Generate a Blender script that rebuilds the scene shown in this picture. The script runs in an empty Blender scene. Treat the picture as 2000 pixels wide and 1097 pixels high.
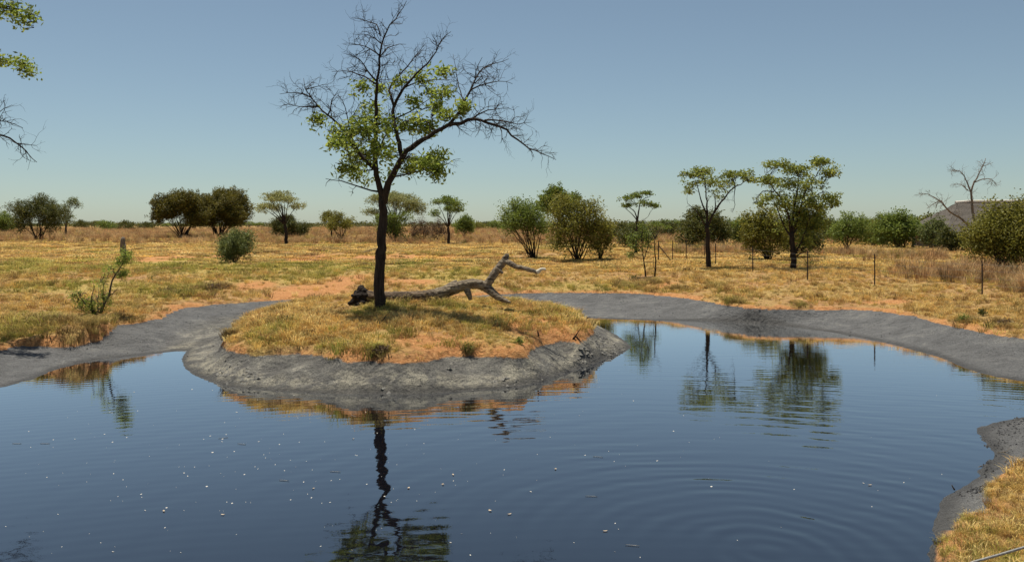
import bpy, math, random
import numpy as np
from mathutils import Vector
random.seed(7); rng = np.random.default_rng(11)
SC = bpy.context.scene; COL = SC.collection

# ------------------------------------------------------------------ camera, sky, sun, exposure
F = 1700.0; W_, H_ = 2000.0, 1097.0; YH = 438.0; CH = 3.4      # focal length in photo pixels, horizon row, eye height above water
cam = bpy.data.cameras.new('camera'); camo = bpy.data.objects.new('camera', cam); COL.objects.link(camo)
cam.sensor_width = 36.0; cam.lens = 36.0 * F / W_; cam.shift_y = -(H_ / 2 - YH) / W_
cam.clip_start = 0.1; cam.clip_end = 9000
camo.location = (0, 0, CH); camo.rotation_euler = (math.radians(90), 0, 0)
SC.camera = camo
SUN_EL, SUN_AZ = 73.0, -32.0          # azimuth measured from +Y (view direction) towards +X
world = bpy.data.worlds.new('World'); SC.world = world; world.use_nodes = True
wn = world.node_tree; bg = wn.nodes['Background']
sky = wn.nodes.new('ShaderNodeTexSky'); sky.sky_type = 'NISHITA'; sky.sun_disc = False
sky.sun_elevation = math.radians(SUN_EL); sky.sun_rotation = math.radians(SUN_AZ)
sky.altitude = 1200; sky.air_density = 1.0; sky.dust_density = 0.9; sky.ozone_density = 1.0
hs = wn.nodes.new('ShaderNodeHueSaturation'); hs.inputs['Saturation'].default_value = 0.78
wn.links.new(sky.outputs[0], hs.inputs['Color']); tn = wn.nodes.new('ShaderNodeMix'); tn.data_type = 'RGBA'; tn.blend_type = 'MULTIPLY'; tn.inputs[0].default_value = 1.0; tn.inputs[7].default_value = (.89, 1.0, .995, 1)
wn.links.new(hs.outputs[0], tn.inputs[6]); wn.links.new(tn.outputs[2], bg.inputs[0]); bg.inputs[1].default_value = 0.059
sl = bpy.data.lights.new('sun', 'SUN'); so = bpy.data.objects.new('sun', sl); COL.objects.link(so)
sl.energy = 5.0; sl.angle = math.radians(0.53); sl.color = (1.0, 0.93, 0.80)
_e, _a = math.radians(SUN_EL), math.radians(SUN_AZ)
sd = Vector((math.cos(_e) * math.sin(_a), math.cos(_e) * math.cos(_a), math.sin(_e)))
so.rotation_euler = sd.to_track_quat('Z', 'Y').to_euler(); so.location = (0, 30, 60)
SC.view_settings.view_transform = 'Standard'; SC.view_settings.look = 'None'
SC.view_settings.exposure = 0.44; SC.view_settings.gamma = 1.0; SC.view_settings.use_curve_mapping = False
SC.render.engine = 'CYCLES'

# ------------------------------------------------------------------ helpers
def tag(o, label=None, cat=None, group=None, kind=None):
    if label: o['label'] = label
    if cat: o['category'] = cat
    if group: o['group'] = group
    if kind: o['kind'] = kind
    return o
def empty(name, loc, label, cat, group=None, rz=0):
    o = bpy.data.objects.new(name, None); COL.objects.link(o); o.location = loc; o.rotation_euler = (0, 0, rz)
    o.empty_display_size = 0.3
    return tag(o, label, cat, group)
def copy_tree(o, loc, rz, s, label, group):
    r = o.copy(); COL.objects.link(r); r.location = loc; r.rotation_euler = (0, 0, rz); r.scale = s
    r['label'] = label; r['group'] = group
    for ch in o.children:
        c = ch.copy(); COL.objects.link(c); c.parent = r
    return r
class MB:
    """collects vertices, faces, a float per vertex"""
    def __init__(s): s.v = []; s.f = []; s.n = 0; s.a = []
    def add(s, v, f, a=None):
        v = np.asarray(v, float).reshape(-1, 3); s.v.append(v)
        s.f.extend([tuple(int(i) + s.n for i in q) for q in f])
        s.a.append(np.full(len(v), 0.5) if a is None else np.broadcast_to(np.asarray(a, float), (len(v),)))
        s.n += len(v)
    def tube(s, pts, rad, sides=5, cap=True, wob=0.0, a=None):
        pts = np.asarray(pts, float); n = len(pts); rad = np.broadcast_to(np.asarray(rad, float), (n,))
        t = np.gradient(pts, axis=0); t /= (np.linalg.norm(t, axis=1)[:, None] + 1e-9)
        ref = np.array([0.0, 1.0, 0.03]) if abs(t[:, 1]).mean() < 0.8 else np.array([1.0, 0.05, 0.0])
        u = np.cross(t, ref); u /= (np.linalg.norm(u, axis=1)[:, None] + 1e-9); w = np.cross(t, u)
        ang = np.arange(sides) / sides * 2 * math.pi
        rr = rad[:, None] * (1 + (wob * rng.normal(size=(n, sides)) if wob else 0))
        ring = pts[:, None] + rr[..., None] * (np.cos(ang)[None, :, None] * u[:, None] + np.sin(ang)[None, :, None] * w[:, None])
        f = []
        for i in range(n - 1):
            b = i * sides
            for k in range(sides):
                k2 = (k + 1) % sides; f.append((b + k, b + k2, b + sides + k2, b + sides + k))
        if cap and sides > 3:
            f.append(tuple(range(sides - 1, -1, -1))); f.append(tuple((n - 1) * sides + k for k in range(sides)))
        s.add(ring.reshape(-1, 3), f, a)
    def box(s, c, d, rz=0):
        x, y, z = np.array(d) / 2.0; v = np.array([[i, j, k] for i in (-x, x) for j in (-y, y) for k in (-z, z)])
        cs, sn = math.cos(rz), math.sin(rz); v = np.c_[v[:, 0] * cs - v[:, 1] * sn, v[:, 0] * sn + v[:, 1] * cs, v[:, 2]] + np.array(c)
        s.add(v, [(0, 1, 3, 2), (4, 6, 7, 5), (0, 4, 5, 1), (2, 3, 7, 6), (0, 2, 6, 4), (1, 5, 7, 3)])
    def build(s, name, mat, parent=None, smooth=False, loc=None):
        me = bpy.data.meshes.new(name)
        if s.v: me.from_pydata(np.concatenate(s.v).tolist(), [], s.f)
        if s.a:
            at = me.attributes.new('shade', 'FLOAT', 'POINT'); at.data.foreach_set('value', np.concatenate(s.a).astype(np.float32))
        me.materials.append(mat)
        if smooth: me.polygons.foreach_set('use_smooth', [True] * len(me.polygons))
        o = bpy.data.objects.new(name, me); COL.objects.link(o)
        if parent: o.parent = parent
        if loc is not None: o.location = loc
        return o
def quad_mesh(name, V, nper, mat, shade=None, parent=None):
    """V: (N, nper, 3) -> one mesh of N nper-gons"""
    N = len(V); me = bpy.data.meshes.new(name)
    me.vertices.add(N * nper); me.vertices.foreach_set('co', V.astype(np.float32).ravel())
    me.loops.add(N * nper); me.loops.foreach_set('vertex_index', np.arange(N * nper, dtype=np.int32))
    me.polygons.add(N); me.polygons.foreach_set('loop_start', np.arange(0, N * nper, nper, dtype=np.int32))
    me.update(calc_edges=True)
    if shade is not None:
        at = me.attributes.new('shade', 'FLOAT', 'POINT'); at.data.foreach_set('value', np.repeat(shade, nper).astype(np.float32))
    me.materials.append(mat); o = bpy.data.objects.new(name, me); COL.objects.link(o)
    if parent: o.parent = parent
    return o
# lattice noise in numpy
def _h(i, j, s):
    n = (i.astype(np.int64) * 374761393 + j.astype(np.int64) * 668265263 + s * 982451653) & 0xffffffff
    n = ((n ^ (n >> 13)) * 1274126177) & 0xffffffff
    return ((n ^ (n >> 16)) & 0xffff) / 65535.0
def vnoise(x, y, s=0):
    xi = np.floor(x); yi = np.floor(y); fx = x - xi; fy = y - yi; fx = fx * fx * (3 - 2 * fx); fy = fy * fy * (3 - 2 * fy)
    a = _h(xi, yi, s); b = _h(xi + 1, yi, s); c = _h(xi, yi + 1, s); d = _h(xi + 1, yi + 1, s)
    return (a + (b - a) * fx) * (1 - fy) + (c + (d - c) * fx) * fy - 0.5
def fbm(x, y, s=0, o=3):
    r = 0; a = 1.0
    for k in range(o): r = r + a * vnoise(x * 2 ** k + 17 * k, y * 2 ** k - 9 * k, s + k); a *= 0.5
    return r
def sstep(a, b, x): t = np.clip((x - a) / (b - a), 0, 1); return t * t * (3 - 2 * t)
def smooth_poly(p, it=1):
    p = np.asarray(p, float)
    for _ in range(it):
        q = np.roll(p, -1, 0); p = np.stack([p * .75 + q * .25, p * .25 + q * .75], 1).reshape(-1, 2)
    return p
def sdist(x, y, poly):
    """signed distance, positive outside"""
    d = np.full(x.shape, 1e9); ins = np.zeros(x.shape, bool)
    for k in range(len(poly)):
        x1, y1 = poly[k]; x2, y2 = poly[(k + 1) % len(poly)]; dx, dy = x2 - x1, y2 - y1
        t = np.clip(((x - x1) * dx + (y - y1) * dy) / (dx * dx + dy * dy + 1e-12), 0, 1)
        d = np.minimum(d, (x - x1 - t * dx) ** 2 + (y - y1 - t * dy) ** 2)
        if y1 != y2:
            c = ((y1 > y) != (y2 > y)) & (x < (x2 - x1) * (y - y1) / (y2 - y1) + x1); ins ^= c
    d = np.sqrt(d); return np.where(ins, -d, d)
def PZ(px, py, z=0.0):
    Y = F * (CH - z) / (py - YH); return ((px - W_ / 2) * Y / F, Y)

# ------------------------------------------------------------------ pond outline, lips, terrain heights
shoreL = [(0, 758), (47, 747), (95, 728), (126, 716), (170, 706), (213, 700), (250, 696), (296, 691), (344, 686), (372, 683)]
shoreI = [(360, 690), (352, 705), (362, 722), (389, 737), (425, 751), (500, 762), (600, 767), (700, 769), (800, 769), (900, 765), (1000, 757), (1060, 745),
          (1110, 729), (1160, 709), (1200, 695), (1226, 685), (1233, 676), (1218, 663), (1195, 650), (1170, 636), (1140, 626)]
shoreR = [(1150, 621), (1248, 625), (1340, 626), (1436, 629), (1510, 634), (1577, 641), (1671, 657), (1741, 672), (1812, 690), (1849, 704), (1882, 718), (1929, 733), (2000, 746)]
shoreN = [(2000, 812), (1966, 820), (1929, 828), (1903, 833), (1908, 849), (1926, 870), (1942, 884), (1934, 895), (1911, 907), (1906, 922), (1908, 930), (1888, 945), (1868, 956),
          (1848, 968), (1833, 982), (1830, 1000), (1830, 1011), (1815, 1031), (1825, 1045), (1822, 1060), (1820, 1097)]
WATER = [PZ(*p) for p in shoreL + shoreI] + [(2.2, 31.9)] + [PZ(*p) for p in shoreR] + [(12.6, 17.6), (13.6, 16.2), (12.4, 15.4)[0:2]] \
    + [PZ(*p) for p in shoreN] + [(3.7, 7.2), (2.0, 5.6), (-3, 5.0), (-8, 5.6), (-12, 8), (-14.5, 12), (-13.5, 16)]
lipO = [(0, 686), (46, 674), (90, 676), (124, 677), (167, 671), (190, 667), (218, 652), (226, 635), (263, 630), (310, 621), (325, 614), (341, 603), (387, 597), (465, 591), (500, 588), (559, 584), (644, 582)]
lipOR = [(1060, 573), (1150, 573), (1224, 574), (1295, 578), (1342, 585), (1412, 596), (1459, 603), (1577, 605), (1694, 606), (1750, 614), (1812, 626), (1906, 649), (2000, 665)]
lipN = [(2000, 903), (1966, 920), (1949, 942), (1932, 960), (1920, 982), (1897, 1002), (1862, 1027), (1845, 1049), (1828, 1072), (1834, 1097)]
LIPO = [PZ(*p, 0.27 if p[0] < 200 else .36 if p[0] < 225 else .48 if p[0] < 240 else .52) for p in lipO] + [(-3, 34.6), (0, 36.2)] + [PZ(*p, 0.48) for p in lipOR] + [(15.5, 19.5), (17, 16.5), (15, 13.5), (10.5, 12.6)] \
    + [PZ(*p, 0.26) for p in lipN] + [(3.2, 6.0), (1.5, 4.4), (-4, 3.8), (-9, 4.4), (-13.2, 7), (-16, 12), (-15, 17.5)]
lipI = [(434, 682), (478, 692), (538, 692), (598, 689), (634, 698), (690, 710), (722, 705), (782, 710), (828, 708), (846, 700), (938, 694), (1021, 699), (1039, 681), (1070, 670), (1094, 665), (1140, 671), (1157, 647)]
LIPI = [PZ(*p, 0.5) for p in lipI] + [(2.15, 27.2), (1.7, 29.2), (-.6, 30.1), (-4, 30.5), (-6.8, 30.4), (-8.1, 29.3), (-8.15, 26.8), (-7.55, 23.3)]
WATER = smooth_poly(WATER, 1); LIPO = smooth_poly(LIPO, 1); LIPI = smooth_poly(LIPI, 1)

def fields(x, y):
    """height, signed distance to lip (+ on grass land), distance to water, island mask"""
    wx = 0.16 * fbm(x * 1.5, y * 1.5, 3) + 0.10 * fbm(x * 5, y * 5, 5, 2); wy = 0.16 * fbm(x * 1.5 + 40, y * 1.5, 8) + 0.10 * fbm(x * 5, y * 5, 15, 2)
    near = sstep(75, 60, y) * sstep(70, 50, np.abs(x))
    dW = sdist(x + .5 * wx, y + .5 * wy, WATER); dO = sdist(x + 1.3 * wx, y + 1.3 * wy, LIPO); dI = sdist(x + 1.3 * wx, y + 1.3 * wy, LIPI)
    isl = dI < 0; land = np.where(isl, -dI, dO)          # + on land
    land = np.where(isl, -dI, np.where(dO > 0, dO, -np.minimum(-dO, dI)))
    nb = sstep(17, 13, y) * sstep(1, 3, x)
    zl = 0.50 + 0.05 * fbm(x * .3, y * .3, 21) - 0.24 * nb - 0.25 * sstep(24.8, 22.8, y) * sstep(-6.5, -7.6, x) * (~isl)
    dl = np.maximum(-land, 0); dw = np.maximum(dW, 0)
    t = dw / (dw + dl + 1e-6)
    wide = sstep(2.0, 5.0, dw + dl)
    g = (1 - wide) * (0.75 * t + 0.25 * t ** 2.5) + wide * (0.55 * t + 0.45 * t ** 5)
    z_m = zl * g + (0.035 * fbm(x * 1.3, y * 1.3, 31) + (.04 + .05 * isl + .05 * (dI < 2)) * fbm(x * 2.6, y * 2.6, 33, 3) * sstep(.15, .6, dl + .1)) * sstep(0, .35, t) * sstep(0, .2, t)
    D = np.maximum(land, 0)
    rI = 0.60 * (1 - np.exp(-D / 2.1)); rO = 0.60 * (1 - np.exp(-D / 6.0)) * (1 - .4 * nb)
    bump = 0.05 * fbm(x * .7, y * .7, 41) + 0.045 * fbm(x * 2.6, y * 2.6, 43)
    z_l = zl + (np.where(isl, .12, .07) + .34 * np.exp(-((x + 11.3) ** 2 + (y - 23.2) ** 2) / 1.6)) * sstep(0, .14, D) * (1 - .4 * nb) + np.where(isl, rI, rO) + bump * sstep(0, .5, D) * (.45 + .55 * near)
    far = np.maximum(y - 45, 0)
    z_l = z_l + np.where(isl, 0, 0.0030 * far * np.exp(-far / 600.)) + 0.10 * fbm(x * .07, y * .07, 51, 2) * sstep(10, 30, D)
    # rough turned earth ridge across the middle distance
    rg = sstep(0, 1, 1 - np.abs(y - 62 - 2 * np.sin(x * .2)) / 5.0) * sstep(-22, -16, x) * sstep(12, 4, x)
    z_l = z_l + rg * (.10 + .30 * np.abs(fbm(x * .9, y * .9, 61)))
    z_w = -np.minimum(0.7, -np.minimum(dW, 0) * 0.35) - 0.002
    z = np.where(land > 0, z_l, np.where(dW > 0, np.maximum(z_m, 0.004 * 0 + dw * .02), z_w))
    return z, land, dW, isl
def hgt(x, y):
    return float(fields(np.array([float(x)]), np.array([float(y)]))[0][0])
_Ys = np.geomspace(7, 2500, 900)
def hit(px, py):
    X = (px - W_ / 2) * _Ys / F; zr = CH - (py - YH) * _Ys / F; zt = fields(X, _Ys)[0]
    k = np.argmax(zr <= zt)
    if not (zr <= zt).any(): k = len(_Ys) - 1
    return Vector((X[k], _Ys[k], zt[k]))

# soil / green patches on the ground (photo spots -> world ellipses)
def blob_list(L):
    out = []
    for px, py, rx, ry in L:
        p = hit(px, py); out.append((p.x, p.y, rx * p.y / F, ry * p.y ** 2 / (F * max(CH - p.z, 1.2))))
    return out
SOIL = blob_list([(590, 573, 70, 9), (665, 556, 40, 10), (690, 545, 35, 7), (800, 549, 70, 4), (500, 557, 40, 6), (310, 505, 60, 5), (440, 500, 40, 4), (620, 505, 60, 5), (820, 503, 120, 3),
                  (1050, 640, 90, 14), (870, 690, 100, 10), (1100, 655, 50, 16), (690, 700, 60, 8), (1300, 560, 40, 4), (20, 513, 30, 3), (1740, 590, 60, 3)])
GREEN = blob_list([(150, 520, 260, 16), (420, 525, 200, 9), (560, 545, 60, 8), (640, 525, 160, 10), (150, 560, 120, 14), (40, 640, 90, 22), (520, 660, 60, 20), (700, 672, 140, 12), (880, 540, 90, 10), (1150, 560, 120, 6), 
                   (330, 570, 80, 12), (745, 608, 60, 7), (900, 600, 60, 7)])
def blob_eval(B, x, y):
    r = np.zeros(x.shape)
    for bx, by, rx, ry in B:
        d = np.sqrt(((x - bx) / rx) ** 2 + ((y - by) / ry) ** 2); r = np.maximum(r, sstep(1.25, .55, d + .55 * fbm(x * .5, y * .35, 71)))
    return r
def zones(x, y, land, isl):
    soil = np.maximum(blob_eval(SOIL, x, y), 0.95 * sstep(.30, .02, land + .12 * (isl & (x < -1.5)) + .5 * fbm(x * 1.4, y * 1.4, 73)))
    green = np.clip(blob_eval(GREEN, x, y) * .9 + .9 * fbm(x * .25, y * .12, 75), 0, 1)
    return soil, green

# ------------------------------------------------------------------ materials
def new_mat(name):
    m = bpy.data.materials.new(name); m.use_nodes = True; nt = m.node_tree
    return m, nt, nt.nodes['Principled BSDF']
def N(nt, t, **kw):
    n = nt.nodes.new(t)
    for k, v in kw.items():
        if k in n.inputs.keys(): n.inputs[k].default_value = v
        else: setattr(n, k, v)
    return n
def noise(nt, scale, detail=5, rough=.6, vec=None, dist=0.0):
    n = N(nt, 'ShaderNodeTexNoise'); n.inputs['Scale'].default_value = scale; n.inputs['Detail'].default_value = detail
    n.inputs['Roughness'].default_value = rough; n.inputs['Distortion'].default_value = dist
    if vec is not None: nt.links.new(vec, n.inputs['Vector'])
    return n.outputs['Fac']
def ramp(nt, fac, stops, interp='LINEAR'):
    r = N(nt, 'ShaderNodeValToRGB'); cr = r.color_ramp; cr.interpolation = interp
    while len(cr.elements) < len(stops): cr.elements.new(0.5)
    for e, (p, c) in zip(cr.elements, stops): e.position = p; e.color = (*c, 1) if len(c) == 3 else (c[0],) * 3 + (1,)
    nt.links.new(fac, r.inputs[0]); return r.outputs[0]
def math_(nt, op, a, b=None, c=None, clamp=False):
    n = N(nt, 'ShaderNodeMath', operation=op); n.use_clamp = clamp
    for i, v in enumerate((a, b, c)):
        if v is None: continue
        if isinstance(v, (int, float)): n.inputs[i].default_value = v
        else: nt.links.new(v, n.inputs[i])
    return n.outputs[0]
def mix(nt, fac, a, b):
    n = N(nt, 'ShaderNodeMix', data_type='RGBA')
    for s, v in ((n.inputs[0], fac), (n.inputs[6], a), (n.inputs[7], b)):
        if isinstance(v, (int, float)): s.default_value = v
        elif isinstance(v, tuple): s.default_value = (*v, 1)
        else: nt.links.new(v, s)
    return n.outputs[2]
def bump(nt, bs, h, dist=.02, strength=1.0):
    b = N(nt, 'ShaderNodeBump'); b.inputs['Distance'].default_value = dist; b.inputs['Strength'].default_value = strength
    nt.links.new(h, b.inputs['Height']); nt.links.new(b.outputs[0], bs.inputs['Normal'])
def attr(nt, name, kind='GEOMETRY'):
    a = N(nt, 'ShaderNodeAttribute', attribute_name=name, attribute_type=kind); return a
def objcoord(nt): return N(nt, 'ShaderNodeTexCoord').outputs['Object']

def ground_material():
    m, nt, bs = new_mat('ground'); P = objcoord(nt); L = nt.links
    sep = N(nt, 'ShaderNodeSeparateColor'); L.new(attr(nt, 'zones').outputs['Color'], sep.inputs[0])
    soil, green, isl = sep.outputs[0], sep.outputs[1], sep.outputs[2]
    land = attr(nt, 'land').outputs['Fac']; dw = attr(nt, 'dwater').outputs['Fac']
    n1 = noise(nt, 3, 6, .65, P); n2 = noise(nt, 14, 6, .7, P); n3 = noise(nt, .35, 5, .6, P); n4 = noise(nt, 45, 4, .7, P)
    straw = ramp(nt, n2, [(.30, (.10, .055, .022)), (.45, (.30, .19, .07)), (.58, (.46, .32, .11)), (.75, (.56, .41, .17))])
    grn = ramp(nt, n2, [(.30, (.09, .075, .02)), (.50, (.40, .29, .08)), (.70, (.56, .42, .14))])
    brn = ramp(nt, n1, [(.30, (.20, .10, .045)), (.55, (.40, .22, .10)), (.75, (.50, .33, .15))])
    sol = ramp(nt, n2, [(.25, (.30, .10, .03)), (.50, (.47, .215, .08)), (.75, (.62, .35, .15))])
    c = mix(nt, ramp(nt, n3, [(.40, (0,)), (.60, (.85,))]), straw, brn)
    c = mix(nt, math_(nt, 'MULTIPLY', green, .85), c, grn)
    c = mix(nt, math_(nt, 'MULTIPLY', soil, math_(nt, 'MULTIPLY_ADD', n2, .8, .5, True)), c, sol)
    # mud: grey, dried pale patches, wet dark rim
    mn = noise(nt, 1.3, 10, .72, P, .4)
    mud = ramp(nt, mn, [(.30, (.085, .083, .082)), (.46, (.125, .121, .113)), (.56, (.19, .184, .165)), (.68, (.36, .335, .28))])
    mud2 = ramp(nt, mn, [(.30, (.085, .086, .089)), (.55, (.150, .151, .153)), (.70, (.23, .228, .215))])
    mud = mix(nt, isl, mud2, mud)
    n5 = noise(nt, 28, 6, .75, P); n6 = noise(nt, 2.2, 8, .75, P)
    crust = math_(nt, 'MULTIPLY', math_(nt, 'MULTIPLY', ramp(nt, dw, [(.06, (0,)), (.14, (1,)), (.45, (.8,)), (.75, (0,))]), isl), ramp(nt, n6, [(.44, (0,)), (.56, (.9,))]))
    mud = mix(nt, crust, mud, (.40, .37, .29))
    mud = mix(nt, ramp(nt, n5, [(.37, (.95,)), (.47, (0,))]), mud, (.035, .033, .032)); mud = mix(nt, ramp(nt, n5, [(.58, (0,)), (.72, (.4,))]), mud, (.32, .30, .26))
    mud = mix(nt, ramp(nt, n4, [(.35, (.6,)), (.5, (0,))]), mud, (.06, .058, .055))
    wet = ramp(nt, math_(nt, 'MULTIPLY_ADD', n1, -.25, dw), [(.0, (.7,)), (.22, (0,))])
    mud = mix(nt, wet, mud, (.040, .038, .036))
    edge = math_(nt, 'ADD', land, math_(nt, 'MULTIPLY', math_(nt, 'SUBTRACT', n1, .5), .16))
    em = ramp(nt, math_(nt, 'MULTIPLY_ADD', edge, 4.0, .5, True), [(.42, (0,)), (.58, (1,))])
    c = mix(nt, em, mud, c); L.new(c, bs.inputs['Base Color'])
    bs.inputs['Specular IOR Level'].default_value = .2
    L.new(math_(nt, 'SUBTRACT', .92, math_(nt, 'MULTIPLY', wet, .45)), bs.inputs['Roughness'])
    vor = N(nt, 'ShaderNodeTexVoronoi', feature='F1'); vor.inputs['Scale'].default_value = 7; L.new(P, vor.inputs['Vector'])
    hm = math_(nt, 'ADD', math_(nt, 'MULTIPLY', n2, .9), math_(nt, 'ADD', math_(nt, 'MULTIPLY', n4, .5), math_(nt, 'MULTIPLY', vor.outputs[0], .6)))
    bump(nt, bs, math_(nt, 'ADD', hm, math_(nt, 'MULTIPLY', n1, 1.6)), .075, 1.0)
    return m
def water_material():
    m, nt, bs = new_mat('water'); P = objcoord(nt); L = nt.links
    nt.nodes.remove(bs); df = N(nt, 'ShaderNodeBsdfDiffuse'); df.inputs['Color'].default_value = (.003, .0035, .006, 1)
    bs = N(nt, 'ShaderNodeBsdfGlossy'); bs.inputs['Roughness'].default_value = .02; bs.inputs['Color'].default_value = (.96, .98, 1, 1)
    fr = N(nt, 'ShaderNodeFresnel'); fr.inputs['IOR'].default_value = 1.45; mx = N(nt, 'ShaderNodeMixShader')
    L.new(math_(nt, 'MINIMUM', math_(nt, 'MULTIPLY', fr.outputs[0], 1.9), .95), mx.inputs[0]); L.new(df.outputs[0], mx.inputs[1]); L.new(bs.outputs[0], mx.inputs[2]); L.new(mx.outputs[0], nt.nodes['Material Output'].inputs[0])
    def dist_to(cx, cy, warp=.25):
        nz = N(nt, 'ShaderNodeTexNoise'); nz.inputs['Scale'].default_value = .35; nz.inputs['Detail'].default_value = 2; L.new(P, nz.inputs['Vector'])
        v = N(nt, 'ShaderNodeVectorMath', operation='SCALE'); v.inputs['Scale'].default_value = warp * 4; L.new(nz.outputs['Color'], v.inputs[0])
        a = N(nt, 'ShaderNodeVectorMath', operation='ADD'); L.new(P, a.inputs[0]); L.new(v.outputs[0], a.inputs[1])
        s = N(nt, 'ShaderNodeVectorMath', operation='DISTANCE'); L.new(a.outputs[0], s.inputs[0]); s.inputs[1].default_value = (cx + warp * 2, cy + warp * 2, warp * 2)
        return s.outputs['Value']
    brk = ramp(nt, noise(nt, .45, 3, .6, P), [(.36, (.25,)), (.62, (1.3,))])
    def rings(cx, cy, wl, fall, amp, warp=.25):
        d = dist_to(cx, cy, warp); w = math_(nt, 'SINE', math_(nt, 'MULTIPLY', d, 2 * math.pi / wl))
        e = math_(nt, 'POWER', 2.718, math_(nt, 'MULTIPLY', math_(nt, 'DIVIDE', d, fall), math_(nt, 'DIVIDE', d, -fall)))
        return math_(nt, 'MULTIPLY', math_(nt, 'MULTIPLY', math_(nt, 'MULTIPLY', w, e), amp), brk)
    c1 = PZ(1500, 1075)
    h = rings(c1[0], c1[1], .30, 3.4, .0022, .16)
    h = math_(nt, 'ADD', h, rings(c1[0], c1[1], .55, 8.0, .0017, .3))
    h = math_(nt, 'ADD', h, rings(7.5, 4.0, .85, 15.0, .0010, .6))
    h = math_(nt, 'ADD', h, rings(1.0, -9.0, .27, 34.0, .0006, .12))
    mp = N(nt, 'ShaderNodeMapping'); mp.inputs['Scale'].default_value = (1.0, 2.4, 1); mp.inputs['Rotation'].default_value = (0, 0, math.radians(-18)); L.new(P, mp.inputs[0])
    h = math_(nt, 'ADD', h, math_(nt, 'MULTIPLY', noise(nt, 3.2, 3, .5, mp.outputs[0]), .0009))
    h = math_(nt, 'ADD', h, math_(nt, 'MULTIPLY', noise(nt, 11, 2, .5, mp.outputs[0]), .00012))
    bump(nt, bs, h, 1.0, 1.0)
    return m
def bark_material(name, dark, light, sc=6, bd=.03):
    m, nt, bs = new_mat(name); P = objcoord(nt)
    mp = N(nt, 'ShaderNodeMapping'); mp.inputs['Scale'].default_value = (3, 3, .45); nt.links.new(P, mp.inputs[0])
    n = noise(nt, sc, 7, .7, mp.outputs[0]); nt.links.new(ramp(nt, n, [(.35, dark), (.62, light)]), bs.inputs['Base Color'])
    bs.inputs['Roughness'].default_value = .9; bs.inputs['Specular IOR Level'].default_value = .15; bump(nt, bs, n, bd); return m
def leaf_material(name, c0, c1, c2, trans=.35):
    m, nt, bs = new_mat(name)
    s = attr(nt, 'shade').outputs['Fac']; oi = N(nt, 'ShaderNodeObjectInfo').outputs['Random']
    f = math_(nt, 'ADD', s, math_(nt, 'MULTIPLY', math_(nt, 'SUBTRACT', oi, .5), .12), clamp=True)
    c = ramp(nt, f, [(0, c0), (.5, c1), (1, c2)]); nt.links.new(c, bs.inputs['Base Color'])
    bs.inputs['Roughness'].default_value = .6; bs.inputs['Specular IOR Level'].default_value = .25
    tr = N(nt, 'ShaderNodeBsdfTranslucent'); mx = N(nt, 'ShaderNodeMixShader'); mx.inputs[0].default_value = trans
    nt.links.new(c, tr.inputs[0]); nt.links.new(bs.outputs[0], mx.inputs[1]); nt.links.new(tr.outputs[0], mx.inputs[2])
    nt.links.new(mx.outputs[0], nt.nodes['Material Output'].inputs[0]); return m
def plain(name, c0, c1, sc=20, rough=.8, metal=0, bd=.004):
    m, nt, bs = new_mat(name); n = noise(nt, sc, 5, .6, objcoord(nt))
    nt.links.new(ramp(nt, n, [(.35, c0), (.65, c1)]), bs.inputs['Base Color']); bs.inputs['Roughness'].default_value = rough; bs.inputs['Metallic'].default_value = metal
    bump(nt, bs, n, bd); return m
def blade_material():
    m, nt, bs = new_mat('grass_blades'); t = attr(nt, 'tint', 'INSTANCER').outputs['Color']
    s = attr(nt, 'shade').outputs['Fac']
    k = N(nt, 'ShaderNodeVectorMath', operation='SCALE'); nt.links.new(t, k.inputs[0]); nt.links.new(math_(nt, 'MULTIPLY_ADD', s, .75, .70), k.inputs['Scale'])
    nt.links.new(k.outputs[0], bs.inputs['Base Color']); bs.inputs['Roughness'].default_value = .7; bs.inputs['Specular IOR Level'].default_value = .2
    tr = N(nt, 'ShaderNodeBsdfTranslucent'); mx = N(nt, 'ShaderNodeMixShader'); mx.inputs[0].default_value = .3
    nt.links.new(k.outputs[0], tr.inputs[0]); nt.links.new(bs.outputs[0], mx.inputs[1]); nt.links.new(tr.outputs[0], mx.inputs[2])
    nt.links.new(mx.outputs[0], nt.nodes['Material Output'].inputs[0]); return m
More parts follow.
